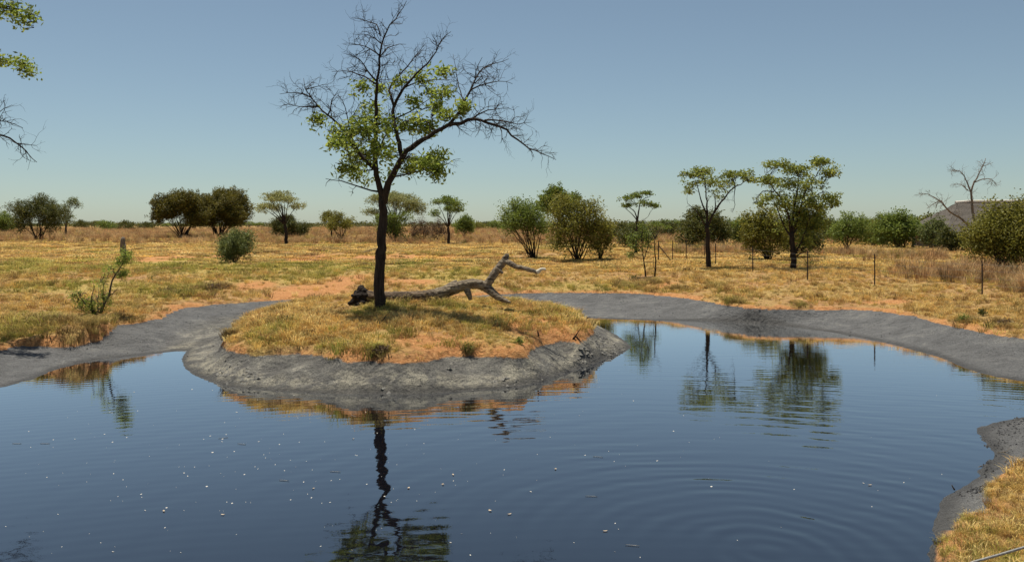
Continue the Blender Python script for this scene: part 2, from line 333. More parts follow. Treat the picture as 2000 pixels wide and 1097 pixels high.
M = dict(
    bark=bark_material('dark_bark', (.018, .013, .010), (.055, .040, .030)),
    bark_grey=bark_material('grey_bark', (.05, .04, .03), (.14, .11, .08)),
    dead=bark_material('dead_wood_grey', (.10, .085, .07), (.24, .20, .16)),
    char=bark_material('charred_wood', (.006, .005, .005), (.035, .025, .02)),
    leaf_main=leaf_material('leaf_fresh', (.10, .14, .02), (.25, .32, .05), (.46, .50, .11), .5),
    leaf_mid=leaf_material('leaf_mid', (.09, .11, .02), (.22, .26, .05), (.42, .43, .10), .45),
    leaf_olive=leaf_material('leaf_olive', (.075, .075, .012), (.18, .175, .028), (.33, .31, .06), .4),
    leaf_green=leaf_material('leaf_green', (.06, .08, .014), (.15, .20, .034), (.28, .33, .07), .4),
    leaf_dark=leaf_material('leaf_dark', (.035, .042, .010), (.085, .095, .02), (.18, .17, .04), .35),
    leaf_rust=leaf_material('leaf_rusty', (.05, .046, .007), (.125, .112, .017), (.25, .21, .04), .35),
    leaf_pale=leaf_material('leaf_pale', (.14, .14, .05), (.27, .28, .10), (.40, .40, .17), .4),
    leaf_grey=leaf_material('leaf_greygreen', (.055, .07, .022), (.14, .17, .05), (.27, .29, .10), .35),
    leaf_brown=leaf_material('leaf_dry', (.05, .03, .02), (.13, .085, .05), (.24, .16, .09), .3),
    post=plain('dark_post', (.02, .014, .012), (.06, .04, .03)), wire=plain('fence_wire', (.09, .08, .07), (.16, .15, .13), 40, .7, .2),
    cable=plain('grey_cable', (.12, .12, .12), (.24, .24, .23), 90, .5), thatch=plain('thatch', (.045, .038, .032), (.10, .085, .07), 9, .95, 0, .05),
    cap=plain('ridge_cement', (.45, .40, .34), (.62, .56, .48), 8), wall=plain('ochre_plaster', (.26, .18, .11), (.36, .26, .17), 3),
    wood=plain('brown_timber', (.05, .03, .02), (.10, .06, .04), 12), glass=plain('dark_glass', (.02, .025, .03), (.03, .035, .04), 3, .08),
    speck=plain('pale_floating_bits', (.30, .29, .26), (.55, .53, .48), 50), dryleaf=plain('dry_floating_leaf', (.38, .30, .20), (.55, .46, .34), 30),
    clod=plain('dark_mud_clod', (.018, .018, .02), (.05, .05, .052), 30), blades=blade_material())
MG, MWAT = ground_material(), water_material()

# ------------------------------------------------------------------ ground and water
def axis(a, b, st, lo, hi, g=1.09):
    mid = np.arange(a, b, st); L = []; x = a; s = st
    while x > lo: s *= g; x -= s; L.append(x)
    R = []; x = mid[-1]; s = st
    while x < hi: s *= g; x += s; R.append(x)
    return np.array(L[::-1] + list(mid) + R)
xs = axis(-17.5, 18.5, .085, -3500, 3500, 1.10); ys = axis(5.5, 38.5, .085, -60, 5000, 1.06)
GX, GY = np.meshgrid(xs, ys); gx, gy = GX.ravel(), GY.ravel()
gz, gland, gdw, gisl = fields(gx, gy); gs, gg = zones(gx, gy, gland, gisl)
nx, ny = len(xs), len(ys)
me = bpy.data.meshes.new('ground'); me.vertices.add(nx * ny); me.vertices.foreach_set('co', np.stack([gx, gy, gz], 1).astype(np.float32).ravel())
i = np.arange((ny - 1) * (nx - 1)); r, c = i // (nx - 1), i % (nx - 1); b0 = r * nx + c
q = np.stack([b0, b0 + 1, b0 + nx + 1, b0 + nx], 1).astype(np.int32)
me.loops.add(q.size); me.loops.foreach_set('vertex_index', q.ravel()); me.polygons.add(len(q)); me.polygons.foreach_set('loop_start', np.arange(0, q.size, 4, dtype=np.int32))
me.polygons.foreach_set('use_smooth', np.ones(len(q), bool)); me.update(calc_edges=True)
at = me.attributes.new('land', 'FLOAT', 'POINT'); at.data.foreach_set('value', gland.astype(np.float32))
at = me.attributes.new('dwater', 'FLOAT', 'POINT'); at.data.foreach_set('value', gdw.astype(np.float32))
islm = ((sdist(gx, gy, LIPI) < 2.2) & (gy < 31)).astype(float) * sstep(2.2, 1.2, sdist(gx, gy, LIPI))
at = me.attributes.new('zones', 'FLOAT_COLOR', 'POINT'); at.data.foreach_set('color', np.stack([gs, gg, islm, np.ones_like(gs)], 1).astype(np.float32).ravel())
me.materials.append(MG); ground = bpy.data.objects.new('ground', me); COL.objects.link(ground); tag(ground, kind='structure')
wm = MB(); wm.add([(-17, 3, 0), (18, 3, 0), (18, 36, 0), (-17, 36, 0)], [(0, 1, 2, 3)]); water = wm.build('water', MWAT); tag(water, kind='structure')

# ------------------------------------------------------------------ grass (instanced tufts on points)
tufts = bpy.data.collections.new('tuft_sources')
def tuft(name, nb, h, spread, w, lean, seed, bend=.5):
    g = np.random.default_rng(seed); V = []; Fc = []; A = []; n = 0
    for k in range(nb):
        a = g.uniform(0, 6.283); r = spread * math.sqrt(g.uniform()); bx, by = r * math.cos(a), r * math.sin(a)
        d = a + g.normal(0, .9); hh = h * g.uniform(.45, 1.1); ln = hh * lean * g.uniform(.2, 1.4); t = g.uniform(0, 6.28); wx, wy = w * math.cos(t) / 2, w * math.sin(t) / 2
        m1 = np.array([bx + ln * .35 * math.cos(d), by + ln * .35 * math.sin(d), hh * .6]); tip = np.array([bx + ln * math.cos(d), by + ln * math.sin(d), hh * (1 - bend * g.uniform(0, .6))])
        V += [(bx - wx, by - wy, -.02), (bx + wx, by + wy, -.02), tuple(m1 + [wx * .7, wy * .7, 0]), tuple(m1 - [wx * .7, wy * .7, 0]), tuple(tip)]
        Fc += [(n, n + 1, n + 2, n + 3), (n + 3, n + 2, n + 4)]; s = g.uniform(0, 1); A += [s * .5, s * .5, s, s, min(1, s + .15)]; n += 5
    me = bpy.data.meshes.new(name); me.from_pydata(V, [], Fc); at = me.attributes.new('shade', 'FLOAT', 'POINT'); at.data.foreach_set('value', np.array(A, np.float32)); me.materials.append(M['blades'])
    o = bpy.data.objects.new(name, me); tufts.objects.link(o)
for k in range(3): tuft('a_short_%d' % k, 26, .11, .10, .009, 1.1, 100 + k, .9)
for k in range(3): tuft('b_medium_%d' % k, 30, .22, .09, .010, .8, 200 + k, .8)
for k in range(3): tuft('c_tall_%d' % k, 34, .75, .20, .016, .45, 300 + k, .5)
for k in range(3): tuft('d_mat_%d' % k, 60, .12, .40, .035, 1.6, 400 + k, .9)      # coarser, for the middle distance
def scatter(name, P, rot, scl, idx, tint, label=None):
    me = bpy.data.meshes.new(name); n = len(P); me.vertices.add(n); me.vertices.foreach_set('co', P.astype(np.float32).ravel())
    for nm, ty, key, v in (('rz', 'FLOAT', 'value', rot), ('scl', 'FLOAT', 'value', scl), ('pick', 'INT', 'value', idx)):
        a = me.attributes.new(nm, ty, 'POINT'); a.data.foreach_set(key, v.astype(np.int32 if ty == 'INT' else np.float32))
    a = me.attributes.new('tint', 'FLOAT_COLOR', 'POINT'); a.data.foreach_set('color', np.c_[tint, np.ones(n)].astype(np.float32).ravel())
    me.materials.append(M['blades']); o = bpy.data.objects.new(name, me); COL.objects.link(o)
    ng = bpy.data.node_groups.new(name + '_nodes', 'GeometryNodeTree'); ng.interface.new_socket('Geometry', in_out='INPUT', socket_type='NodeSocketGeometry'); ng.interface.new_socket('Geometry', in_out='OUTPUT', socket_type='NodeSocketGeometry')
    gi = ng.nodes.new('NodeGroupInput'); go = ng.nodes.new('NodeGroupOutput'); ip = ng.nodes.new('GeometryNodeInstanceOnPoints'); ci = ng.nodes.new('GeometryNodeCollectionInfo')
    ci.inputs['Collection'].default_value = tufts; ci.inputs['Separate Children'].default_value = True; ci.inputs['Reset Children'].default_value = True
    def na(nm, ty): q = ng.nodes.new('GeometryNodeInputNamedAttribute'); q.data_type = ty; q.inputs['Name'].default_value = nm; return q.outputs['Attribute']
    cx = ng.nodes.new('ShaderNodeCombineXYZ'); ng.links.new(na('rz', 'FLOAT'), cx.inputs[2]); er = ng.nodes.new('FunctionNodeEulerToRotation'); ng.links.new(cx.outputs[0], er.inputs[0])
    ng.links.new(gi.outputs[0], ip.inputs['Points']); ng.links.new(ci.outputs[0], ip.inputs['Instance']); ip.inputs['Pick Instance'].default_value = True
    ng.links.new(na('pick', 'INT'), ip.inputs['Instance Index']); ng.links.new(er.outputs[0], ip.inputs['Rotation']); ng.links.new(na('scl', 'FLOAT'), ip.inputs['Scale']); ng.links.new(ip.outputs[0], go.inputs[0])
    md = o.modifiers.new('scatter', 'NODES'); md.node_group = ng
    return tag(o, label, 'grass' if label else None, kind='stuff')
STRAW = np.array([[.76, .54, .17], [.85, .66, .27], [.68, .45, .14], [.52, .31, .12]]); GRN = np.array([[.42, .38, .08], [.52, .46, .12], [.32, .32, .07], [.62, .50, .15]])
def make_grass(name, xy, types, keep, size, green_gain=1.0, label=None, tints=None):
    x, y = xy; z, land, dw, isl = fields(x, y); soil, green = zones(x, y, land, isl)
    k = keep(x, y, z, land, isl, soil, green, rng.uniform(size=len(x))); x, y, z, green, soil = x[k], y[k], z[k], green[k], soil[k]
    n = len(x); u = rng.uniform(size=n); gp = u < np.clip(green * green_gain + .04, 0, .85)
    t = np.where(gp[:, None], GRN[rng.integers(0, 4, n)], STRAW[rng.integers(0, 4, n)] if tints is None else tints[rng.integers(0, len(tints), n)]) * rng.uniform(.45, 1.2, (n, 1)) * np.where(rng.uniform(size=(n, 1)) < .12, .45, 1.0)
    s = size(x, y, land[k]) * rng.uniform(.6, 1.35, n) * np.clip(1 + 1.1 * fbm(x * .8, y * .8, 99), .45, 1.7); idx = types(n)
    return scatter(name, np.stack([x, y, z], 1), rng.uniform(0, 6.28, n), s, idx, t, label)
def rect(x0, x1, y0, y1, dens):
    n = int((x1 - x0) * (y1 - y0) * dens); return rng.uniform(x0, x1, n), rng.uniform(y0, y1, n)
def wedge(y0, y1, dens0, p=2.0, hw=.70):
    """random points in the wedge in front of the viewpoint, density falls with distance"""
    k = 60; xs_, ys_ = [], []; e = np.geomspace(y0, y1, k)
    for a, b in zip(e[:-1], e[1:]):
        w = hw * b + 3; n = int(2 * w * (b - a) * dens0 * (y0 / a) ** p); xs_.append(rng.uniform(-w, w, n)); ys_.append(rng.uniform(a, b, n))
    return np.concatenate(xs_), np.concatenate(ys_)
edge_n = lambda x, y: .12 * fbm(x * 3, y * 3, 91)
pat = lambda x, y: sstep(-.35, .1, fbm(x * 1.1, y * 1.1, 93))
make_grass('island_grass', rect(-9, 3.5, 17, 31.5, 150), lambda n: np.where(rng.uniform(size=n) < .22, 3, 0) + rng.integers(0, 3, n),
           lambda x, y, z, l, i, s, g, u: i & (l + edge_n(x, y) > .03) & (u < (1 - .55 * s) * (.35 + .65 * pat(x, y)) * sstep(-.1, .35, l + .0)), lambda x, y, l: np.where((y > 23.2) & (y < 25.6) & (x > -5.0) & (x < .2), .42, .85), .55)
make_grass('near_bank_grass', rect(2.6, 11, 5.0, 13.5, 330), lambda n: np.where(rng.uniform(size=n) < .5, 3, 0) + rng.integers(0, 3, n),
           lambda x, y, z, l, i, s, g, u: ~i & (l + edge_n(x, y) > .02) & (u < (1 - .5 * s)), lambda x, y, l: np.full(len(x), .58), 1.6)
make_grass('pond_bank_grass', wedge(17.5, 48, 100, 1.5), lambda n: np.where(rng.uniform(size=n) < .22, 3, 0) + rng.integers(0, 3, n),
           lambda x, y, z, l, i, s, g, u: ~i & (l + edge_n(x, y) > .02) & (u < (1 - .9 * s) * (.3 + .7 * pat(x, y)) * (1 - .55 * g)), lambda x, y, l: .8 * (1 + .012 * (y - 17)), 1.0)
make_grass('field_grass', wedge(44, 150, 13, 2.2), lambda n: 9 + rng.integers(0, 3, n),
           lambda x, y, z, l, i, s, g, u: ~i & (u < (1 - .85 * s) * (.25 + .75 * pat(x * .4, y * .4)) * (1 - .5 * g)), lambda x, y, l: .9 * (1 + .010 * (y - 44)), 1.0)
DRY = np.array([[.55, .34, .16], [.62, .42, .21], [.44, .25, .12], [.68, .50, .26]])
make_grass('tall_dry_grass', wedge(88, 330, 3.6, 1.7), lambda n: 6 + rng.integers(0, 3, n),
           lambda x, y, z, l, i, s, g, u: (u < .25 + .75 * sstep(-.15, .1, fbm(x * .05, y * .02, 95))) & (y > 96 + 16 * fbm(x * .03, x * .01, 97)), lambda x, y, l: np.minimum(1.15, .8 * (1 + .003 * (y - 88))), .3, tints=DRY)
def clump_pts(L):
    X, Y = [], []
    for px, py, rx, ry, n in L:
        p = hit(px, py); X.append(p.x + rng.normal(0, .5, n) * rx * p.y / F); Y.append(p.y + rng.normal(0, .5, n) * ry)
    return np.concatenate(X), np.concatenate(Y)
make_grass('fence_side_tall_grass', clump_pts([(1860, 545, 60, 2.5, 180), (1950, 548, 60, 2.5, 170), (1900, 528, 120, 3, 220), (1800, 505, 90, 4, 200), (1650, 497, 90, 4, 200), (1430, 492, 80, 4, 150), (1340, 495, 60, 4, 100), (1990, 570, 30, 1.5, 60)]),
           lambda n: 6 + rng.integers(0, 3, n), lambda x, y, z, l, i, s, g, u: l > .5, lambda x, y, l: np.full(len(x), .75), .1, tints=DRY,
           label=None)
make_grass('edge_tussocks', clump_pts([(1215, 556, 18, .8, 60), (1240, 560, 26, .8, 90), (1280, 553, 24, .9, 90), (1330, 566, 20, .7, 40), (1395, 562, 20, .8, 40), (1440, 590, 20, .6, 40), (1560, 596, 20, .5, 30), (745, 606, 40, .6, 90), (400, 565, 50, 1.2, 120), (340, 580, 30, 1.0, 50),
                                    (250, 600, 30, 1, 60), (130, 630, 80, 1.4, 220), (40, 650, 50, 1.2, 150), (210, 625, 30, .8, 90), (190, 650, 25, .7, 80), (1960, 640, 20, .6, 60), (1890, 628, 20, .5, 40), (740, 690, 20, .2, 25), (915, 690, 10, .15, 15), (540, 610, 20, .4, 30), (450, 655, 10, .3, 25), (880, 600, 50, .5, 60)]),
           lambda n: 3 + rng.integers(0, 3, n), lambda x, y, z, l, i, s, g, u: l > .04, lambda x, y, l: np.full(len(x), .95), .6, tints=np.array([[.55, .38, .14], [.42, .34, .10], [.62, .46, .17], [.30, .20, .08]]))

# ------------------------------------------------------------------ trees
def rnd_dirs(n): v = rng.normal(size=(n, 3)); return v / np.linalg.norm(v, axis=1)[:, None]
def leaf_quads(C, L, Wd, up=.0):
    n = len(C); a = rnd_dirs(n); a[:, 2] *= (1 - up); a /= np.linalg.norm(a, axis=1)[:, None]; b = np.cross(a, rnd_dirs(n)); b /= np.linalg.norm(b, axis=1)[:, None] + 1e-9
    L = (L * rng.uniform(.6, 1.3, n))[:, None]; Wd = (Wd * rng.uniform(.7, 1.3, n))[:, None]
    return np.stack([C - a * L / 2, C + b * Wd / 2, C + a * L / 2, C - b * Wd / 2], 1)
class Tree:
    def __init__(s, Y): s.m = Y / F; s.mb = MB(); s.nodes = []; s.leafC = []; s.leafS = []
    def twig(s, p, d, L, r, lev, grav=0.0, kids=(3, 3, 2), sides=3, jit=.28):
        n = 4; pts = [p]; d = d / np.linalg.norm(d); dirs = []
        for k in range(n):
            d = d + rng.normal(0, jit, 3) + np.array([0, 0, grav]); d /= np.linalg.norm(d); p = p + d * L / n; pts.append(p); dirs.append(d)
        s.mb.tube(pts, np.linspace(r, r * .45, n + 1), sides, cap=False); s.nodes.append((pts[-1], 1)); s.nodes.append((pts[2], 1))
        if lev > 0:
            for k in range(kids[lev]):
                i = rng.integers(1, n + 1); q = pts[i]; dd = dirs[i - 1]; sd_ = np.cross(dd, rnd_dirs(1)[0]); sd_ /= np.linalg.norm(sd_) + 1e-6
                s.twig(q, dd * .75 + sd_ * rng.uniform(.5, 1.1), L * rng.uniform(.45, .7), r * .6, lev - 1, grav, kids, 3, jit)
    def limb(s, pts, r0, r1, twigs=0, tl=.8, tlev=1, start=.3, sides=7, grav=0.0, tr=.012, kids=(3, 3, 2)):
        """smooth a control polyline, add it as a tapered tube and hang twigs on it"""
        P = np.asarray(pts, float); t = np.r_[0, np.cumsum(np.linalg.norm(np.diff(P, axis=0), axis=1))]; n = max(4, int(t[-1] / .18))
        u = np.linspace(0, t[-1], n); Q = np.stack([np.interp(u, t, P[:, k]) for k in range(3)], 1)
        Q[1:-1] = (Q[:-2] + 2 * Q[1:-1] + Q[2:]) / 4; Q[1:-1] += rng.normal(0, .012 + .1 * r0, (n - 2, 3)) * .6
        R = r0 + (r1 - r0) * (u / t[-1]) ** .8; s.mb.tube(Q, R, sides, wob=.05)
        for k in range(n):
            if u[k] / t[-1] >= start: s.nodes.append((Q[k], 0))
        for k in range(twigs):
            f = start + (1 - start) * rng.uniform(0, 1) ** .8; i = min(n - 2, int(f * (n - 1))); d = Q[i + 1] - Q[i]; d /= np.linalg.norm(d) + 1e-9
            sd_ = np.cross(d, rnd_dirs(1)[0]); sd_ /= np.linalg.norm(sd_) + 1e-6
            s.twig(Q[i], d * rng.uniform(.3, 1) + sd_ * 1.0 + np.array([0, 0, .15]), tl * rng.uniform(.5, 1.2) * (1 - .35 * f), min(tr, R[i] * .7), tlev, grav, kids)
        return Q
    def clumps(s, C, per, rad, twr=.008, reach=True, flat=1.0):
        """leaf clumps at centres C, each joined to the nearest limb by a twig"""
        N0 = np.array([q for q, k in s.nodes]) if s.nodes else np.zeros((1, 3))
        for c in C:
            if reach and rng.uniform() < .6:
                d = np.linalg.norm(N0 - c, axis=1) + .6 * np.maximum(0, N0[:, 2] - c[2]); i = int(np.argmin(d + rng.uniform(0, .25, len(d)))); a = N0[i]
                if .05 < d[i] < 6: mid = (a + c) / 2 + rng.normal(0, .08, 3) * d[i]; s.mb.tube([a, mid, c], [twr * 1.6, twr * 1.2, twr * .6], 3, cap=False)
            n = max(2, int(per * rng.uniform(.6, 1.4))); q = rng.normal(0, 1, (n, 3)) * rad * np.array([1, 1, flat]); s.leafC.append(c + q * .6)
            s.leafS.append(np.clip(rng.uniform(0, 1) * .55 + .45 * rng.uniform(0, 1, n) + .0, 0, 1))
    def finish(s, name, loc, label, cat, bark, leaf, ls=(.09, .04), group=None, kidname='trunk', up=.25):
        e = empty(name, loc, label, cat, group); s.mb.build(kidname, bark, e, smooth=True)
        if s.leafC:
            C = np.concatenate(s.leafC); S = np.concatenate(s.leafS); quad_mesh('crown', leaf_quads(C, ls[0], ls[1], up), 4, leaf, S, e)
        return e
def sample_lobe(x, y, z, rx, ry, rz, n, shell=.55):
    d = rnd_dirs(n); r = (shell + (1 - shell) * rng.uniform(0, 1, n)) if shell else rng.uniform(0, 1, n) ** .5
    r = np.where(rng.uniform(size=n) < .3, r * rng.uniform(.2, 1, n), r); r = np.where(rng.uniform(size=n) < .10, r * rng.uniform(1.05, 1.45, n), r)
    return np.array([x, y, z]) + d * r[:, None] * np.array([rx, ry, rz])
def px_conv(x0, y0, Y):
    m = Y / F
    def c(px, py, dy=0.0):
        # keep the pixel position while moving dy deeper
        k = (Y + dy) / Y; X = ((px - 1000) * k - (x0 - 1000)) * m; zz = (YH - py) * k * m - (YH - y0) * m
        return np.array([X, dy, zz])
    return c
def hand_tree(name, base, label, cat, limbs, lobes, bark, leaf, ls, twigs=(6, .7, 1), per=9, crad=.22, clump_d=1.0, grav=0, tr=.011, group=None, Y=None, kids=(3, 3, 2), cull=None, sink=.1, flat=1.0, limb_twig_scale=1.0, up=.25):
    p = hit(*base) if Y is None else None
    if Y is not None: p = Vector(((base[0] - 1000) * Y / F, Y, CH - (base[1] - YH) * Y / F))
    Y = p.y; m = Y / F; cv = px_conv(base[0], base[1], Y); T = Tree(Y)
    for L in limbs:
        pts, r0, r1, dy0, dy1 = L[:5]; tw = L[5] if len(L) > 5 else 1.0
        q = np.array([cv(a, b, dy0 + (dy1 - dy0) * k / (len(pts) - 1)) for k, (a, b) in enumerate(pts)])
        ln = np.linalg.norm(np.diff(q, axis=0), axis=1).sum()
        if r0 > 2.9 and pts[0] == tuple(base): q[0][2] -= sink
        T.limb(q, r0 * m, r1 * m, int(twigs[0] * ln * tw), twigs[1], twigs[2], .25 if tw <= 1 else .05, 9 if r0 > 4 else 5, grav, tr, kids)
    for (x, y, rx, ry, dy, dens) in lobes:
        c = cv(x, y, dy); n = int(dens * clump_d * (rx * m * ry * m * 14 + 2)); rd = max(.35, .8 * min(rx * m, 1.8))
        T.clumps(sample_lobe(c[0], c[1], c[2], rx * m, rd, ry * m, n, .35), per, crad, flat=flat)
    return T.finish(name, p, label, cat, bark, leaf, ls, group, up=up), p

# --- main tree on the island
mt_limbs = [
    ([(742, 607), (742, 580), (741, 545), (742, 520), (744, 497), (747, 470), (748, 430), (749, 400), (748, 384)], 11.2, 8.2, 0, 0, 0.0),
    ([(749, 396), (741, 366), (734, 328), (731, 292), (733, 255), (735, 219), (735, 182), (738, 146), (742, 109), (745, 80), (750, 69), (762, 47), (775, 36), (784, 22), (794, 2)], 6.4, .5, 0, -.4),
    ([(749, 396), (757, 360), (768, 335), (786, 310), (797, 292), (830, 272), (855, 255), (879, 242), (906, 239), (925, 231), (947, 235), (976, 248), (998, 261), (1016, 281), (1038, 292), (1063, 301), (1086, 312)], 7.6, .5, 0, -1.4, 1.2),
    ([(743, 70), (740, 47), (728, 46), (709, 36), (688, 35)], 1.6, .4, -.3, .3, 1.4), ([(744, 85), (728, 68), (702, 66)], 1.3, .4, -.3, -.8, 1.4),
    ([(743, 110), (719, 91), (695, 87), (671, 87)], 1.7, .4, -.2, .6, 1.5), ([(737, 160), (717, 139), (702, 113), (677, 106)], 2.2, .4, -.1, -1.2, 1.5),
    ([(736, 165), (713, 149), (680, 138), (648, 140)], 2.2, .4, 0, 1.1, 1.5), ([(742, 112), (757, 93), (775, 86), (793, 87)], 1.5, .4, -.2, .5, 1.4),
    ([(879, 242), (899, 219), (906, 197), (921, 175), (928, 153), (939, 135), (957, 126), (994, 115)], 3.6, .4, -.6, .3, 1.5),
    ([(921, 175), (947, 164), (972, 157), (1001, 164)], 1.8, .4, -.3, -1, 1.6), ([(906, 197), (897, 172), (892, 146), (885, 106)], 1.4, .35, -.5, .7, 1.2), ([(928, 153), (931, 128), (942, 112)], 1.2, .35, -.2, -.5, 1.4),
    ([(925, 231), (939, 219), (957, 215), (994, 211)], 2.0, .4, -.8, .0, 1.8), ([(947, 235), (972, 233), (1005, 244), (1038, 239)], 2.0, .4, -.9, -1.9, 1.8), ([(976, 248), (985, 262), (978, 280)], 1.2, .35, -1, -1.3, 1.2),
    ([(786, 306), (775, 262), (768, 233), (770, 208), (762, 186), (757, 175), (775, 153), (797, 128), (815, 106), (832, 84)], 5.2, .4, 0, 1.6, 1.2),
    ([(770, 208), (775, 190), (790, 171), (808, 149), (830, 128), (848, 109), (859, 87), (863, 73), (881, 62)], 3.6, .4, .8, -.6, 1.4),
    ([(790, 171), (823, 157), (848, 157), (877, 157)], 1.7, .4, .6, 1.2, 1.3), ([(772, 232), (801, 219), (830, 200), (848, 188)], 1.8, .4, .4, 1.0, .8), ([(757, 175), (745, 165), (738, 150)], 1.6, .5, .8, 1.2),
    ([(733, 330), (713, 313), (695, 292), (677, 262), (659, 241), (640, 226), (622, 208), (607, 190), (597, 175), (593, 153)], 4.6, .4, 0, .9, 1.4),
    ([(607, 190), (589, 180), (567, 180), (546, 184)], 1.7, .35, .7, .2, 1.8), ([(622, 208), (600, 210), (575, 206), (553, 204)], 1.7, .35, .6, 1.3, 1.8), ([(640, 226), (648, 210), (644, 197), (662, 175)], 1.8, .35, .5, -.2, 1.6),
    ([(597, 175), (611, 171), (637, 164)], 1.4, .35, .8, 1.4, 1.5), ([(695, 292), (686, 262), (680, 241), (677, 222), (672, 200), (660, 185)], 2.0, .4, .2, -.9, 1.5), ([(680, 241), (692, 222), (702, 204)], 1.4, .35, -.3, -.7, 1.4),
    ([(738, 374), (720, 371), (702, 366), (677, 355), (655, 352), (636, 349)], 2.2, .5, 0, -.9, .3), ([(646, 350), (638, 354), (636, 364)], .8, .35, -.8, -.9, 0),
    ([(766, 346), (786, 343), (812, 335), (840, 330), (865, 325), (885, 312), (899, 310)], 2.0, .35, 0, -.7, .5), ([(733, 292), (715, 262), (700, 240), (690, 228)], 2.0, .4, 0, -1.4, .8),
    ([(732, 300), (752, 270), (758, 245), (760, 215)], 2.4, .6, 0, 1.3, .8), ([(768, 340), (775, 320), (800, 312), (850, 314)], 1.6, .4, .2, 1.3, .6), ([(734, 330), (710, 335), (680, 325), (655, 318)], 1.6, .4, 0, -1.2, .8)]
mt_lobes = [(618, 234, 26, 7, .5, 1.3), (672, 262, 36, 24, .3, 1.5), (660, 278, 34, 16, -.6, 1.5), (700, 250, 34, 30, -1, 1.4), (700, 300, 40, 34, .6, 1.3), (735, 240, 32, 42, .9, 1.2), (735, 290, 30, 40, -.6, 1.1), (722, 208, 20, 16, .4, .7),
            (735, 172, 26, 7, .2, .8), (702, 169, 14, 5, -.4, 1.0), (680, 330, 26, 14, -.6, 1.2), (706, 345, 24, 14, -.2, .8), (765, 252, 20, 26, .3, .6), (800, 245, 40, 14, .6, 1.5), (840, 250, 24, 12, .3, 1.3), (815, 232, 16, 7, 0, .7),
            (868, 180, 22, 9, .2, 1.3), (842, 180, 12, 6, .5, .8), (780, 155, 20, 6, .6, .7), (818, 152, 20, 8, .8, 1.2), (862, 139, 28, 5, .6, 1.0), (905, 212, 20, 8, -.4, 1.5), (853, 208, 10, 7, .2, 1.5), (810, 200, 14, 8, .6, 1.2),
            (835, 318, 46, 16, -.5, 2.0), (800, 325, 24, 18, .3, 1.4), (850, 335, 22, 12, -.7, 1.6), (850, 300, 30, 8, .4, .8), (760, 300, 24, 24, -.9, .7), (745, 345, 30, 14, .2, .4), (870, 225, 18, 8, -.5, 1.2)]
TREE_POS = hit(742, 605)
e, MTP = hand_tree('leadwood_tree', (742, 607), 'tall half-bare tree with a dark trunk and thin green leaves standing on the island', 'tree', mt_limbs, mt_lobes, M['bark'], M['leaf_main'], (.15, .055),
                   twigs=(6.2, .60, 1), per=10, crad=.155, clump_d=6.0, tr=.0105, Y=TREE_POS.y, kids=(3, 4, 2))
e.name = 'half_bare_tree'
kn = MB(); kx = px_conv(742, 607, TREE_POS.y)
for (a, b, r) in ((738, 494, 5.0), (751, 500, 3.5)):
    c = kx(a, b, -.02); kn.tube([c + [0, 0, -.16], c + [0, 0, -.05], c + [0, 0, .04], c + [0, 0, .13]], np.array([.3, 1, .95, .3]) * r * TREE_POS.y / F, 7, wob=.12)
kn.build('knot', M['bark'], e, smooth=True)

# --- tree beyond the left edge whose branches reach into view
lt_limbs = [([(-260, 640), (-262, 560), (-255, 480), (-250, 420)], 13, 10, 0, 0, 0), ([(-250, 430), (-200, 330), (-140, 280), (-80, 262), (-20, 262), (10, 264), (35, 280), (55, 300), (72, 317)], 8, .5, 0, -.6, 1.0),
            ([(-250, 430), (-230, 300), (-180, 190), (-110, 130), (-50, 110), (0, 112), (30, 128), (62, 150)], 8, .5, 0, .4, .7), ([(-200, 235), (-180, 120), (-120, 60), (-60, 25), (0, 12), (40, 18), (78, 34)], 6, .5, 0, .0, .7),
            ([(-60, 262), (-20, 240), (5, 232), (22, 240), (45, 250)], 2.4, .4, -.3, .3, 1.8), ([(-20, 236), (0, 214), (24, 205)], 1.4, .4, 0, .6, 1.4), ([(35, 280), (50, 282), (70, 284)], 1.2, .35, -.5, -1, 1.8),
            ([(-250, 420), (-300, 300), (-380, 220), (-450, 190)], 7, .6, 0, 1, 1), ([(-250, 420), (-250, 280), (-270, 120), (-250, 0), (-230, -80)], 6, .6, 0, 1, 1)]
lt_lobes = [(20, 20, 36, 16, 0, 2.6), (-10, 5, 30, 20, 0, 2), (58, 30, 20, 10, 0, 2.2), (44, 48, 8, 7, 0, 1.5), (5, 118, 30, 10, .3, 2.8), (40, 122, 22, 9, .3, 2.6), (55, 140, 14, 10, .3, 2.2), (-60, 100, 40, 16, 0, .8), (-110, 50, 60, 40, 0, .5), (-220, 20, 90, 60, 0, .6), (-330, 200, 90, 60, 0, 1)]
hand_tree('branching_tree', (-260, 640), 'tree beyond the left edge whose leafy and bare branch ends reach into the sky', 'tree', lt_limbs, lt_lobes, M['bark'], M['leaf_main'], (.14, .06), twigs=(4.5, .6, 1), per=12, crad=.16, clump_d=2.0, tr=.0105, Y=24.0)

